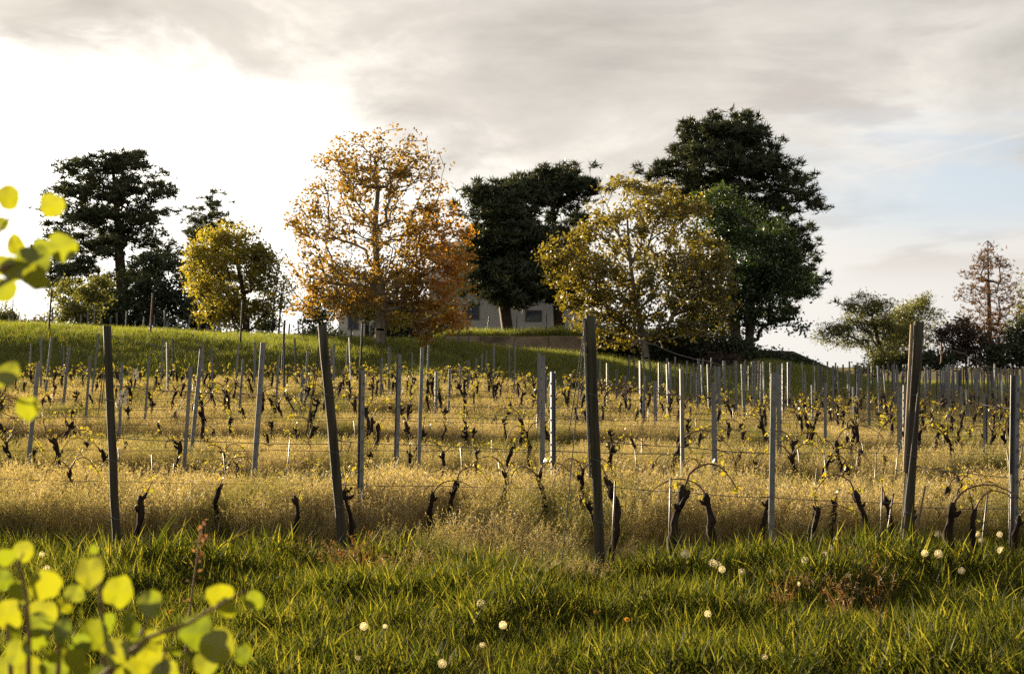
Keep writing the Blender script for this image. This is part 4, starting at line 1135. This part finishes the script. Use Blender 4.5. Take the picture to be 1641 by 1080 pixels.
def seed_tuft(n, h, w, rad, bend, rng, heads=7, headw=.006, wind=(.35, -.1)):
    """stems of dry grass with hanging seed heads"""
    V, Fc = blade_tuft(int(n * .9), h * .62, w * 1.3, rad, bend, rng, 3)
    V = list(V); Fc = list(Fc)
    for _ in range(n):
        a = rng.uniform(0, 6.283); r = rad * math.sqrt(rng.random()); p = Vector((math.cos(a) * r, math.sin(a) * r, 0))
        H = h * rng.uniform(.65, 1.15); da = rng.uniform(0, 6.283); d = Vector((math.cos(da), math.sin(da), 0)) * .6 + Vector((wind[0], wind[1], 0)); b = bend * rng.uniform(.4, 1.3)
        fa = rng.uniform(0, 6.283); side = Vector((math.cos(fa), math.sin(fa), 0)) * w * .5; o = len(V); pts = []
        for k in range(5):
            t = k / 4; q = p + d * (b * H * t ** 2.2) + Vector((0, 0, H * (t - .25 * b * t ** 3))); pts.append(q)
            V += [q - side * (1 - .5 * t), q + side * (1 - .5 * t)]
        for k in range(4): Fc.append((o + 2 * k, o + 2 * k + 1, o + 2 * k + 3, o + 2 * k + 2))
        for _k in range(heads):
            t = rng.uniform(.62, 1.0); i = min(3, int(t * 4)); q = pts[i].lerp(pts[i + 1], t * 4 - i)
            u = Vector((d.x * .6 + rng.uniform(-.6, .6), d.y * .6 + rng.uniform(-.6, .6), rng.uniform(-.7, .7))).normalized(); L = rng.uniform(.02, .045)
            e = q + u * L; s = u.cross(Vector((rng.uniform(-1, 1), rng.uniform(-1, 1), rng.uniform(-1, 1)))).normalized() * headw * .5; o = len(V); m_ = q.lerp(e, .55)
            V += [q, m_ - s, e, m_ + s]; Fc.append((o, o + 1, o + 2, o + 3))
    return V, Fc


def tuft_collection(name, makers, m):
    c = bpy.data.collections.new(name)
    for i, (V, Fc) in enumerate(makers):
        o = bpy.data.objects.new(f'{name}_tuft', mesh_np(f'{name}_tuft', np.array([tuple(v) for v in V]), Fc, [m])); c.objects.link(o)
    return c


def scatter(name, label, coll, pts, scl, rng, lean=.12, sz=None, turn=None):
    n = len(pts); me = bpy.data.meshes.new(name); me.vertices.add(n); me.vertices.foreach_set('co', np.asarray(pts, np.float32).ravel())
    rot = np.stack([rng.normal(0, lean, n), rng.normal(0, lean, n), rng.uniform(0, 2 * np.pi, n) if turn is None else rng.normal(0, turn, n)], 1).astype(np.float32)
    a = me.attributes.new('rot', 'FLOAT_VECTOR', 'POINT'); a.data.foreach_set('vector', rot.ravel())
    s3 = np.stack([scl, scl, scl * (sz if sz is not None else 1)], 1).astype(np.float32)
    a = me.attributes.new('scl', 'FLOAT_VECTOR', 'POINT'); a.data.foreach_set('vector', s3.ravel())
    a = me.attributes.new('pick', 'INT', 'POINT'); a.data.foreach_set('value', rng.integers(0, len(coll.objects), n).astype(np.int32))
    o = link(name, me); tag(o, label, 'grass', kind='stuff')
    ng = bpy.data.node_groups.new(name + '_scatter', 'GeometryNodeTree')
    ng.interface.new_socket('Geometry', in_out='INPUT', socket_type='NodeSocketGeometry'); ng.interface.new_socket('Geometry', in_out='OUTPUT', socket_type='NodeSocketGeometry')
    gi = ng.nodes.new('NodeGroupInput'); go = ng.nodes.new('NodeGroupOutput'); ip = ng.nodes.new('GeometryNodeInstanceOnPoints')
    ci = ng.nodes.new('GeometryNodeCollectionInfo'); ci.inputs[0].default_value = coll; ci.inputs[1].default_value = True; ci.inputs[2].default_value = True
    def named(t, nm):
        x = ng.nodes.new('GeometryNodeInputNamedAttribute'); x.data_type = t; x.inputs[0].default_value = nm; return x.outputs[0]
    e2r = ng.nodes.new('FunctionNodeEulerToRotation'); ng.links.new(named('FLOAT_VECTOR', 'rot'), e2r.inputs[0])
    ng.links.new(gi.outputs[0], ip.inputs['Points']); ng.links.new(ci.outputs[0], ip.inputs['Instance']); ip.inputs['Pick Instance'].default_value = True
    ng.links.new(named('INT', 'pick'), ip.inputs['Instance Index']); ng.links.new(e2r.outputs[0], ip.inputs['Rotation']); ng.links.new(named('FLOAT_VECTOR', 'scl'), ip.inputs['Scale'])
    ng.links.new(ip.outputs[0], go.inputs[0])
    md = o.modifiers.new('scatter', 'NODES'); md.node_group = ng
    return o


def wedge(y0, y1, dens, rng, k=.385, m=1.7):
    n = int((k * (y1 ** 2 - y0 ** 2) + 2 * m * (y1 - y0)) * dens)
    y = np.sqrt(rng.uniform(y0 ** 2, y1 ** 2, n)); x = rng.uniform(-1, 1, n) * (k * y + m)
    return x, y


def P3(x, y, dz=-.01): return np.stack([x, y, ground_z(x, y) + dz], 1)


def row_height(x, y):
    """broad strips of tall dry grass with a low strip of green before each"""
    ph = np.mod((y - 13.3 + .035 * x + (vnoise(x, y, 2.6, 5) - .5) * 1.5 + (vnoise(x, y, .7, 6) - .5) * .5) / 6.1, 1.0)
    return np.maximum(sstep(0, .05, ph) * (1 - sstep(.54, .66, ph)), (y < 13.2) * .8 * (1 - sstep(.05, .115, np.abs(x / y + .005 + (vnoise(x, y, .6, 41) - .5) * .05))))


FEET = []


def trodden(x, y):
    """grass stays low round the foot of each vine and on its near side, where the row is hoed"""
    f = np.ones(len(x))
    for vx, vy in FEET:
        m = (np.abs(x - vx) < .17) & (y < vy + .08) & (y > vy - 1.1)
        f[m] = np.minimum(f[m], .45)
    return f


def build_grass():
    FEET.extend((o.location.x, o.location.y) for o in bpy.data.objects if o.parent is None and o.get('category') in ('vine',) and o.location.y < 26)
    g = random.Random(5); rng = np.random.default_rng(21)
    # mown-looking green verge at the front
    lawn = tuft_collection('lawn', [blade_tuft(11, .125, .0068, .06, .6, g, 3, .6) for _ in range(6)], M['lawn'])
    x, y = wedge(7.0, 12.9, 430, rng); nse = vnoise(x, y, .8, 3)
    mid = np.exp(-((x / y - .03) / .07) ** 2); fr = np.clip(1.35 - (y - 11.3 + .9 * mid + (nse - .5) * 2.4) * .8, 0, 1); keep = rng.uniform(0, 1, len(x)) < fr
    x, y = x[keep], y[keep]; nse = nse[keep]
    s = (.35 + 1.25 * nse ** 1.6 + .7 * vnoise(x, y, .22, 8) ** 2) * rng.uniform(.6, 1.35, len(x)) * (1 + .6 * sstep(9.4, 11.4, y))
    scatter('short_grass', 'short green meadow grass along the front of the vineyard', lawn, P3(x, y), s, rng, .2)
    dead = tuft_collection('dead_blades', [blade_tuft(5, .13, .005, .07, 1.1, g, 3, .6) for _ in range(4)], M['gold'])
    x, y = wedge(7.0, 13.5, 60, rng); keep = rng.uniform(0, 1, len(x)) < .15 + .9 * vnoise(x, y, .6, 31) ** 2; x, y = x[keep], y[keep]
    scatter('dead_blades', 'dry straw coloured blades lying in the front grass', dead, P3(x, y), rng.uniform(.6, 1.3, len(x)), rng, .3)
    # long lush blades
    lg = tuft_collection('long_green', [blade_tuft(12, .26, .0085, .07, .6, g, 4) for _ in range(6)], M['long_green'])
    x, y = wedge(9.6, 14.2, 130, rng); u = x / y
    edge = 11.1 - .9 * (1 - sstep(-.30, -.22, u)) - .5 * sstep(.13, .2, u)
    nn = vnoise(x, y, .7, 9)
    prob = (1 - .75 * np.exp(-((x / y - .02) / .075) ** 2)) * sstep(-.75, .1, y - edge + (nn - .5) * 1.8) * (1 - sstep(.7, 1.9, y - edge)) * (.25 + 1.1 * sstep(.35, .65, nn))
    keep = rng.uniform(0, 1, len(x)) < prob; x, y, nn = x[keep], y[keep], nn[keep]
    s = rng.uniform(.55, 1.25, len(x)) * (.6 + .6 * nn) * (.62 + .42 * sstep(.12, .19, x / y) + .35 * np.exp(-((x / y + .03) / .04) ** 2)) * trodden(x, y)
    scatter('long_grass', 'long lush green grass blades at the foot of the front vines', lg, P3(x, y), s, rng, .16)
    # tall single clumps
    C = [(735, 925, .30, 1.35, 110), (690, 900, .22, 1.0, 50), (1325, 955, .28, 1.5, 120), (1265, 935, .2, 1.3, 60), (1195, 935, .22, 1.1, 60), (1520, 985, .3, 1.2, 90), (1600, 1000, .3, 1.3, 90), (60, 900, .4, 1.3, 120), (20, 860, .35, 1.5, 100),
         (330, 905, .3, 1.1, 70), (420, 900, .3, 1.1, 60), (800, 880, .2, 1.1, 40), (1050, 840, .25, 1.0, 40), (1420, 930, .25, 1.3, 60), (1000, 960, .3, .9, 50)]
    pts = []; ss_ = []
    for px_, py_, rad, hh, n in C:
        X0, Y0 = hit(px_, py_, 7, 18)
        for _ in range(int(n * .8)):
            a = rng.uniform(0, 6.283); q = rad * math.sqrt(rng.uniform()); xx, yy = X0 + math.cos(a) * q, Y0 + math.sin(a) * q
            pts.append((xx, yy, gz(xx, yy) - .01)); ss_.append(hh * rng.uniform(.5, 1.1) * (1.15 - .6 * q / rad))
    scatter('tall_clumps', 'taller dark green grass clumps in the front grass', lg, np.array(pts), np.array(ss_), rng, .2)
    x, y = wedge(12.5, 40, 26, rng); rh = row_height(x, y); keep = rng.uniform(0, 1, len(x)) < (.06 + .9 * (1 - rh)) * (.3 + .9 * vnoise(x, y, 1.6, 12)); x, y = x[keep], y[keep]
    scatter('green_tufts', 'scattered green grass tufts between the vine rows', lg, P3(x, y), rng.uniform(.35, .95, len(x)), rng, .16)
    # dry golden brome between the rows
    gold = tuft_collection('gold', [seed_tuft(13, .52, .0032, .09, .5, g, 8, .0065) for _ in range(7)], M['gold'])
    x, y = wedge(10.9, 30, 135, rng); rh = row_height(x, y); u = x / y
    front = np.interp(u, [-.4, -.31, -.26, -.12, -.08, -.02, .055, .085, .2, .27, .33, .4], [11.6, 11.4, 13.2, 13.2, 11.3, 10.9, 10.5, 12.6, 13.0, 12.6, 11.4, 11.4]) + (vnoise(x, y, .9, 14) - .5) * 1.3 + (vnoise(x, y, .35, 24) - .5) * .7
    keep = ((y > front) & (rng.uniform(0, 1, len(x)) < .10 + .90 * rh)) | ((y > front - 1.5) & (rng.uniform(0, 1, len(x)) < .10 + .35 * (vnoise(x, y, .5, 33) > .62))); x, y, rh = x[keep], y[keep], rh[keep]
    s = rng.uniform(.65, 1.15, len(x)) * (.17 + .80 * rh) * (.70 + .36 * vnoise(x, y, 1.5, 15) + .36 * vnoise(x, y, .45, 16)) * (1 - .22 * sstep(15, 24, y)) * (.85 + .15 * sstep(11, 13, y)) * (1 - .36 * (1 - sstep(12.3, 13.6, y)) * (np.abs(x / y + .01) < .13)) * trodden(x, y)
    scatter('dry_grass', 'tall golden dry grass with seed heads between the vine rows', gold, P3(x, y), s, rng, .12, turn=.7)
    gold2 = tuft_collection('gold_far', [seed_tuft(14, .50, .006, .17, .5, g, 7, .012) for _ in range(6)], M['gold'])
    x, y = wedge(30, 57, 36, rng); rh = row_height(x, y); lim = np.interp(x, FOOT_X, FOOT_Y)
    keep = (y < lim + .5) & (rng.uniform(0, 1, len(x)) < .2 + .8 * rh); x, y, rh = x[keep], y[keep], rh[keep]
    s = rng.uniform(.6, 1.15, len(x)) * (.14 + .70 * rh) * (.7 + .6 * vnoise(x, y, .9, 16))
    scatter('far_dry_grass', 'golden dry grass between the farther vine rows', gold2, P3(x, y), s, rng, .12, turn=.7)
    # green bank and crest
    bank = tuft_collection('bank', [blade_tuft(18, .34, .014, .2, .55, g, 3) for _ in range(6)], M['bank'])
    x, y = wedge(48, 74, 34, rng); lim = np.interp(x, FOOT_X, FOOT_Y); u = x / y
    keep = (y > lim - 1.0) & ~((x > -3.4) & (x < 7.2) & (y > 70.6) & (y < 71.6)) & ((u < .33) | (y < 70)); x, y = x[keep], y[keep]
    s = rng.uniform(.6, 1.25, len(x)) * (.75 + .5 * vnoise(x, y, 2.5, 17))
    tall = (y > 71.5) & (x > -3) & (x < 6); s[tall] *= 1.35
    scatter('bank_grass', 'green grass on the bank and hill crest under the trees', bank, P3(x, y), s, rng, .12)
    x, y = wedge(74, 110, 5, rng); keep = np.abs(x) < 45; x, y = x[keep], y[keep]
    scatter('hill_grass', 'grass on the hilltop behind the crest', bank, P3(x, y), rng.uniform(.8, 1.5, len(x)), rng, .12)
    # rusty stalks low at the right
    rust = tuft_collection('rust', [seed_tuft(9, .3, .0045, .08, .5, g, 6, .008) for _ in range(4)], M['rust_grass'])
    px = rng.normal(1370, 60, 26); py = rng.normal(945, 24, 26); pts = []
    for a, b in zip(px, py):
        X, Y = hit(a, b + 18, 7, 16); pts.append((X, Y, gz(X, Y)))
    px = rng.normal(590, 45, 26); py = rng.normal(880, 8, 26)
    for a, b in zip(px, py):
        X, Y = hit(a, b + 40, 7, 16); pts.append((X, Y, gz(X, Y)))
    scatter('rusty_grass', 'rust coloured dry stalks among the green front grass', rust, np.array(pts), rng.uniform(.6, 1.1, len(pts)), rng, .2)


build_grass()

# ------------------------------------------------------------------ dandelions
def fluff_mesh(seed, part=1.0):
    rng = np.random.default_rng(seed); n = 105
    i = np.arange(n) + .5; ph = np.arccos(1 - 2 * i / n); th = np.pi * (1 + 5 ** .5) * i
    D = np.stack([np.cos(th) * np.sin(ph), np.sin(th) * np.sin(ph), np.cos(ph)], 1)
    if part < 1: D = D[(D[:, 0] + .3 * D[:, 2]) > (1 - 2 * part)]
    V = []; Fc = []; R0 = .027
    for d in D:
        d = Vector(d); a = d.orthogonal().normalized(); b = d.cross(a); o = len(V)
        V += [d * .004 + a * .0006, d * .004 - a * .0006, d * R0 * .86]; Fc.append((o, o + 1, o + 2))
        for k in range(6):
            an = k * math.pi / 3 + rng.uniform(0, 1); u = a * math.cos(an) + b * math.sin(an); w = a * math.cos(an + 1.57) + b * math.sin(an + 1.57); o = len(V); c = d * R0 * .86
            V += [c + w * .0006, c - w * .0006, c + u * .0056 + d * R0 * .16]; Fc.append((o, o + 1, o + 2))
    core = MB(); 
    for v in range(6):
        for w in range(1): pass
    o = len(V); ring = [Vector((math.cos(k * 1.047) * .0055, math.sin(k * 1.047) * .0055, 0)) for k in range(6)]
    V += [Vector((0, 0, .006)), Vector((0, 0, -.006))] + ring
    for k in range(6): Fc += [(o, o + 2 + k, o + 2 + (k + 1) % 6), (o + 1, o + 2 + (k + 1) % 6, o + 2 + k)]
    return mesh_np('seed_head', np.array([tuple(v) for v in V]), Fc, [M['fluff']])


def petal_mesh(seed):
    rng = random.Random(seed); V = []; Fc = []
    for ringn, (n, L, up) in enumerate(((16, .017, .15), (14, .014, .5), (10, .009, .9))):
        for k in range(n):
            a = k * 6.283 / n + rng.uniform(-.1, .1); d = Vector((math.cos(a), math.sin(a), up)).normalized(); s = Vector((-math.sin(a), math.cos(a), 0)) * .0022; o = len(V)
            z = Vector((0, 0, .001 * ringn)); V += [d * .002 - s * .5 + z, d * .002 + s * .5 + z, d * L + s + z, d * L - s + z]; Fc.append((o, o + 1, o + 2, o + 3))
    return mesh_np('petals', np.array([tuple(v) for v in V]), Fc, [M['petal']])


FL = [fluff_mesh(s) for s in (1, 2)] + [fluff_mesh(3, .55)]
PT = petal_mesh(4)
CLOCKS = [  # px, py, radius px, half blown, label
    (771, 967, 7.5, 0, 'tall dandelion clock standing alone in the middle of the front grass'), (806, 1001, 7, 0, 'dandelion clock just right of and lower than the tall middle one'),
    (583, 1003, 7, 0, 'dandelion clock in the short grass below the left leaning end post'), (617, 1003, 4, 1, 'small ragged dandelion clock beside the one below the left leaning post'),
    (773, 1033, 5, 2, 'half blown dandelion clock under the tall middle one'), (573, 1056, 7, 2, 'half blown dandelion clock low in the front grass, left of centre'),
    (708, 1063, 8, 0, 'dandelion clock at the very front edge of the grass'), (1098, 887, 8, 0, 'tall dandelion clock beside the stout vine right of the guyed end post'),
    (1142, 902, 7, 0, 'leftmost clock of three dandelions crowded together'), (1151, 906, 7, 1, 'middle clock of three dandelions crowded together'), (1157, 912, 6, 0, 'lowest clock of three dandelions crowded together'),
    (1189, 916, 6, 0, 'dandelion clock just right of the crowded three'), (1236, 917, 6, 2, 'dandelion clock at the foot of the widest steel post'),
    (1290, 897, 6, 0, 'dandelion clock in long blades, left of a pair of clocks'), (1306, 906, 6.5, 1, 'dandelion clock low in long blades below the vine row at right'), (1322, 889, 6, 2, 'ragged high dandelion clock in long blades at right'),
    (1363, 914, 6, 0, 'upper clock of two dandelions one above the other'), (1359, 922, 5, 1, 'lower clock of two dandelions one above the other'), (1134, 983, 6, 0, 'lone dandelion clock in the shaded front grass right of centre'),
    (1279, 935, 4, 2, 'small closed dandelion head on a tall reddish stem'), (1541, 914, 6, 0, 'dandelion clock right of the thickest right hand vine'), (1482, 886, 6, 1, 'dandelion clock left of two at the leaning right end post'),
    (1504, 887, 7, 0, 'large dandelion clock between the two thick right hand vines'), (1503, 855, 6, 1, 'highest dandelion clock between the two thick right hand vines'), (1566, 855, 5, 0, 'dandelion clock left of the thin vine near the right border'),
    (1572, 865, 5, 1, 'lower neighbour clock beside the thin vine near the right border'), (1602, 856, 5, 0, 'dandelion clock between the last vines at the right border'), (1605, 882, 7, 2, 'ragged wide dandelion clock at the foot of the right border vine'),
    (1225, 1052, 5, 2, 'bent dandelion head on a curled red stem at the front edge'), (67, 888, 5, 2, 'dandelion clock above the leafy shoots at left'), (75, 911, 6, 0, 'round dandelion clock just above the leafy shoots at left'), (9, 943, 4, 2, 'small dandelion clock at the left border')]
FLOWERS = [(955, 981, 'yellow dandelion flower in the shaded grass below the guyed end post'), (1005, 993, 'smaller yellow dandelion flower right of the shaded one'), (1284, 1005, 'yellow dandelion flower in front of the long blades at right'),
           (275, 980, 'yellow orange dandelion flower between the leafy shoots'), (6, 976, 'orange dandelion flower at the left border'), (1607, 1060, 'yellow flower in the dark front corner at right')]


def build_dandelions():
    rng = random.Random(31)
    for (px, py, r, v, lab) in CLOCKS:
        hz = .20 + rng.uniform(-.03, .05)
        if py < 900: hz = .30
        Y = F * (EYE - hz) / (py - HY); Y = max(7.6, min(Y, 12.6)); c = at(px, py, Y); g = gz(c.x, Y); hz = c.z - g
        root = link('dandelion_clock', None, loc=(c.x, Y, g)); tag(root, lab, 'dandelion', 'dandelion seed clocks')
        lx = rng.uniform(-.04, .04); mb = MB(); mb.tube([(lx, 0, -.02), (lx * .6, .01, hz * .5), (0, 0, hz - .003)], [.0028, .0024, .002], 5); mb.build('stem', M['weed_stem'], root)
        o = link('seed_head', FL[v], root, (0, 0, hz)); s = r / F * Y / .028; o.scale = (s, s, s); o.rotation_euler = (rng.uniform(-.5, .5), rng.uniform(-.5, .5), rng.uniform(0, 6))
    for (px, py, lab) in FLOWERS:
        Y = F * (EYE - .13) / (py - HY); c = at(px, py, Y); g = gz(c.x, Y); hz = c.z - g
        root = link('dandelion_flower', None, loc=(c.x, Y, g)); tag(root, lab, 'dandelion', 'yellow dandelion flowers')
        mb = MB(); mb.tube([(.01, 0, -.02), (0, .005, hz * .5), (0, 0, hz)], [.0028, .0024, .002], 5); mb.build('stem', M['weed_stem'], root)
        o = link('petals', PT, root, (0, 0, hz)); o.rotation_euler = (.6, rng.uniform(-.3, .3), 0); o.scale = (1.2,) * 3


build_dandelions()


def build_dock():
    rng = random.Random(6); nr = np.random.default_rng(6)
    Y = 4.2; pts = [at(*p, Y) for p in ((296, 1075), (301, 1000), (310, 935), (318, 880), (326, 835))]; b = pts[0]
    root = link('dock_plant', None, loc=b); tag(root, 'reddish seed stalk rising behind the leafy shoots at left', 'weed')
    g = Vector((b.x - .03, Y, gz(b.x, Y) - .02))
    mb = MB(); mb.tube([g - b] + [p - b for p in pts], [.0045, .004, .0035, .003, .0025, .0015], 6); mb.build('stem', M['stem_brown'], root, True)
    C = []
    for k in range(42):
        t = rng.uniform(.0, 1) ** .8; q = pts[2].lerp(pts[4], t) - b if rng.random() < .9 else pts[1].lerp(pts[2], t) - b
        C.append(tuple(q + Vector((rng.uniform(-1, 1), rng.uniform(-1, 1), rng.uniform(-1, 1))) * .016))
    V, Fc = leaf_cards(np.array(C), .02, .5, nr); link('seed_cluster', mesh_np('seed_cluster', V, Fc, [M['dock']]), root)


build_dock()

# ------------------------------------------------------------------ leafy shoots close to the camera
def leaf_mesh(seed):
    """a rounded, slightly lobed, folded and waved leaf, 1 unit long, stalk at the origin, blade along +Z"""
    rng = random.Random(seed); n = 32; rings = 4; V = [(0, 0, .5)]; ph = rng.uniform(0, 6)
    lob = rng.uniform(.022, .055); asp = rng.uniform(.86, 1.08)
    def outline(a):
        r = .5 * (1 + lob * math.cos(3 * a + ph) + lob * .7 * math.cos(5 * a + ph * 2) + .10 * math.exp(-(a / .16) ** 2)) * (1 - .06 * math.cos(a))
        if abs(abs(a) - math.pi) < .5: r *= .80 + .20 * (abs(abs(a) - math.pi) / .5)     # notch at the stalk
        return r + rng.uniform(-.012, .012)
    O = [outline(-math.pi + 2 * math.pi * k / n) for k in range(n)]
    fold = rng.uniform(.10, .35); curl = rng.uniform(-.25, .35); wv = rng.uniform(.02, .05)
    for j in range(1, rings + 1):
        f = j / rings
        for k in range(n):
            a = -math.pi + 2 * math.pi * k / n; r = O[k] * f; x = math.sin(a) * r * asp; z = .5 + math.cos(a) * r
            y = fold * abs(x) + curl * (z - .5) ** 2 + wv * math.sin(a * 4 + ph) * f * f
            V.append((x, y, z))
    Fc = [(0, 1 + k, 1 + (k + 1) % n) for k in range(n)]
    for j in range(rings - 1):
        o = 1 + j * n; Fc += [(o + k, o + n + k, o + n + (k + 1) % n, o + (k + 1) % n) for k in range(n)]
    return mesh_np('leaf', np.array(V), Fc, [M['front_leaf']], True)


def veined_leaf():
    m = M['front_leaf']; nt = m.node_tree; X = NX(nt)
    sp = X.n('ShaderNodeSeparateXYZ'); nt.links.new(X.n('ShaderNodeTexCoord').outputs['Object'], sp.inputs[0]); x, y, z = sp.outputs
    ax = X.m('ABSOLUTE', x)
    mid = X.ss(ax, .016, .005)
    side = X.m('ABSOLUTE', X.m('SUBTRACT', X.m('FRACT', X.m('MULTIPLY', X.m('SUBTRACT', z, X.m('MULTIPLY', ax, .85)), 6.5)), .5))
    v = X.m('MAXIMUM', mid, X.m('MULTIPLY', X.ss(side, .075, .02), .7))
    for n in list(nt.nodes):
        if n.type in ('BSDF_DIFFUSE', 'BSDF_TRANSLUCENT'):
            src = n.inputs[0].links[0].from_socket
            spots = X.noise(X.comb(x, y, z), 7.0, 4, .6)
            c = X.mix(X.m('MULTIPLY', v, .45), src, (.14, .15, .02, 1)); c = X.mix(X.m('MULTIPLY', X.ss(spots, .55, .8), .35), c, (.16, .10, .015, 1)); nt.links.new(c, n.inputs[0])


veined_leaf()
LEAF = [leaf_mesh(s) for s in range(8)]


def front_leaf(root, px, py, size, ang, tilt, Y, rng, stem_to=None, turn=None):
    """ang: direction of the leaf tip in the picture plane, degrees from up, clockwise"""
    c = at(px, py, Y); s = size * 0.9 / F * Y
    rot = Euler((math.radians(tilt), math.radians(ang), math.radians(turn if turn is not None else rng.uniform(-25, 25))), 'XYZ')
    o = link('leaf', rng.choice(LEAF), root); o.rotation_euler = rot; o.scale = (s, s, s)
    m3 = rot.to_matrix(); base = c - m3 @ Vector((0, 0, .5 * s)); o.location = base - root.location
    if stem_to is not None:
        e = at(*stem_to, Y + rng.uniform(-.02, .02)) - base; mid = e * .5 + Vector((rng.uniform(-.004, .004), 0, -.004))
        mb = MB(); m = m3.transposed()
        sc = lambda v: (m @ v) / s
        mb.tube([Vector((0, 0, .02)), sc(mid), sc(e)], .0012 / s, 5); mb.build('leaf_stalk', M['weed_stem'], o, True)
    return o


def build_shoots():
    rng = random.Random(12)
    b = at(-60, 470, 1.95); root = link('leafy_branch', None, loc=b); tag(root, 'blurred yellow green leafy branch reaching in at the left border', 'branch')
    L = root.location
    f = at(-80, 470, 1.95); mb = MB(); mb.tube([Vector((f.x - .05, f.y + .02, gz(f.x, f.y) - .03)) - L, Vector((f.x - .06, f.y, .8)) - L, f + Vector((-.02, 0, .03)) - L], [.009, .007, .004], 7); mb.build('stem', M['stem_brown'], root, True)
    mb = MB(); mb.tube([at(*p, 1.95) - L for p in ((-80, 470), (-20, 440), (20, 425), (60, 405))], [.004, .0035, .003, .0015], 6); mb.build('twig', M['stem_brown'], root, True)
    mb = MB(); mb.tube([at(*p, 1.93) - L for p in ((-85, 462), (-60, 430), (-10, 385), (12, 352), (50, 328))], [.0035, .003, .0025, .0018, .001], 6); mb.build('twig', M['stem_brown'], root, True)
    mb = MB(); mb.tube([at(*p, 1.93) - L for p in ((-130, 690), (-60, 640), (-10, 625), (30, 640), (48, 645))], [.0035, .003, .0025, .002, .001], 6); mb.build('twig', M['stem_brown'], root, True)
    for px, py, s, a, t, Y, tn in ((12, 316, 46, 60, 10, 1.92, 5), (84, 329, 46, 95, -10, 1.95, 10), (2, 358, 26, 20, 0, 1.95, 0), (24, 393, 40, -10, 10, 1.97, -10), (102, 396, 56, 70, -25, 1.9, 20),
                            (70, 400, 40, 80, -50, 2.0, -10), (50, 424, 74, 115, 15, 1.93, 0), (22, 430, 50, 200, 20, 1.96, 20), (56, 446, 50, 150, -25, 1.88, -20), (6, 464, 46, 190, 5, 1.9, 10),
                            (4, 425, 40, 240, 25, 1.98, 0), (12, 598, 48, 140, 30, 1.93, 10), (44, 655, 46, 170, -10, 1.92, 20), (56, 650, 26, 60, 30, 1.9, -30), (-4, 604, 40, 200, 20, 1.95, 0)):
        front_leaf(root, px, py, s, a, t, Y, rng, turn=tn)
    b = at(90, 1120, 1.95); root = link('leafy_shoots', None, loc=b); tag(root, 'blurred bright yellow green leafy shoots in the lower left corner', 'shrub')
    L = root.location
    stems = [((45, 1120), (46, 1020), (42, 950), (28, 905), (38, 885)), ((168, 1120), (166, 1040), (162, 960), (156, 900), (150, 880)), ((150, 1120), (190, 1060), (240, 1020), (300, 1000), (350, 970), (396, 945)),
             ((90, 1120), (95, 1050), (90, 1000), (60, 985)), ((250, 1120), (262, 1060), (268, 1030)), ((120, 1120), (200, 1050), (230, 1010), (240, 985)), ((20, 1120), (15, 1040), (10, 1000))]
    for q in stems:
        mb = MB(); n = len(q); Y0 = 1.9 + rng.uniform(-.05, .06)
        f = at(*q[0], Y0); f = Vector((f.x * .9 - .03, Y0 + .03, gz(f.x, Y0) - .03))          # rooted in the ground below the frame
        mb.tube([f - L, f.lerp(at(*q[0], Y0), .6) + Vector((.015, 0, 0)) - L] + [at(*p, Y0) - L for p in q], [.0065, .005] + [.0042 - .0028 * k / (n - 1) for k in range(n)], 7); mb.build('stem', M['stem_brown'], root, True)
    lv = [(10, 893, 34, -60, 20), (40, 882, 40, 60, -30), (73, 938, 58, -10, 10), (142, 917, 60, 170, 15), (150, 880, 18, 0, 0), (190, 948, 60, 20, 5), (238, 966, 50, 10, -15), (102, 972, 34, 40, 40), (12, 985, 54, -80, 5),
          (68, 985, 58, 190, 20), (96, 1012, 50, 120, 30), (146, 1016, 58, -40, 0), (206, 1003, 54, 70, 35), (28, 1045, 46, 200, 10), (120, 1062, 60, 0, 20), (185, 1045, 52, 60, -20), (352, 955, 48, -50, 30),
          (362, 975, 40, 150, -20), (407, 962, 36, 110, 0), (314, 1014, 62, -100, 0), (347, 1035, 66, 150, 8), (388, 1050, 32, 100, 40), (245, 1055, 58, 30, 10), (275, 1045, 40, 0, 60), (222, 1078, 60, 90, 30),
          (265, 1080, 54, 10, -10), (78, 1050, 44, 20, 40), (45, 1075, 60, 100, 10), (10, 1070, 50, -30, -20), (160, 1085, 50, 170, 20), (300, 1060, 34, 60, 50), (248, 1020, 36, -20, 45), (60, 1020, 46, -90, 50), (190, 1085, 44, -20, 0),
          (128, 985, 36, 80, 60), (20, 1015, 44, 30, 30), (100, 1045, 40, 220, -30), (215, 1035, 40, 140, 25), (395, 1040, 22, 10, 20), (30, 950, 44, 30, 20), (120, 950, 36, 200, 40), (5, 930, 40, 80, 10), (60, 1000, 52, 60, -20), (170, 1000, 40, -70, 30), (85, 1075, 56, 130, 10), (330, 1062, 46, 200, 30), (130, 1035, 44, 100, -20), (230, 1060, 50, -60, 20)]
    for px, py, s, a, t in lv: front_leaf(root, px, py, s, a, t, rng.uniform(1.82, 2.0), rng)


build_shoots()
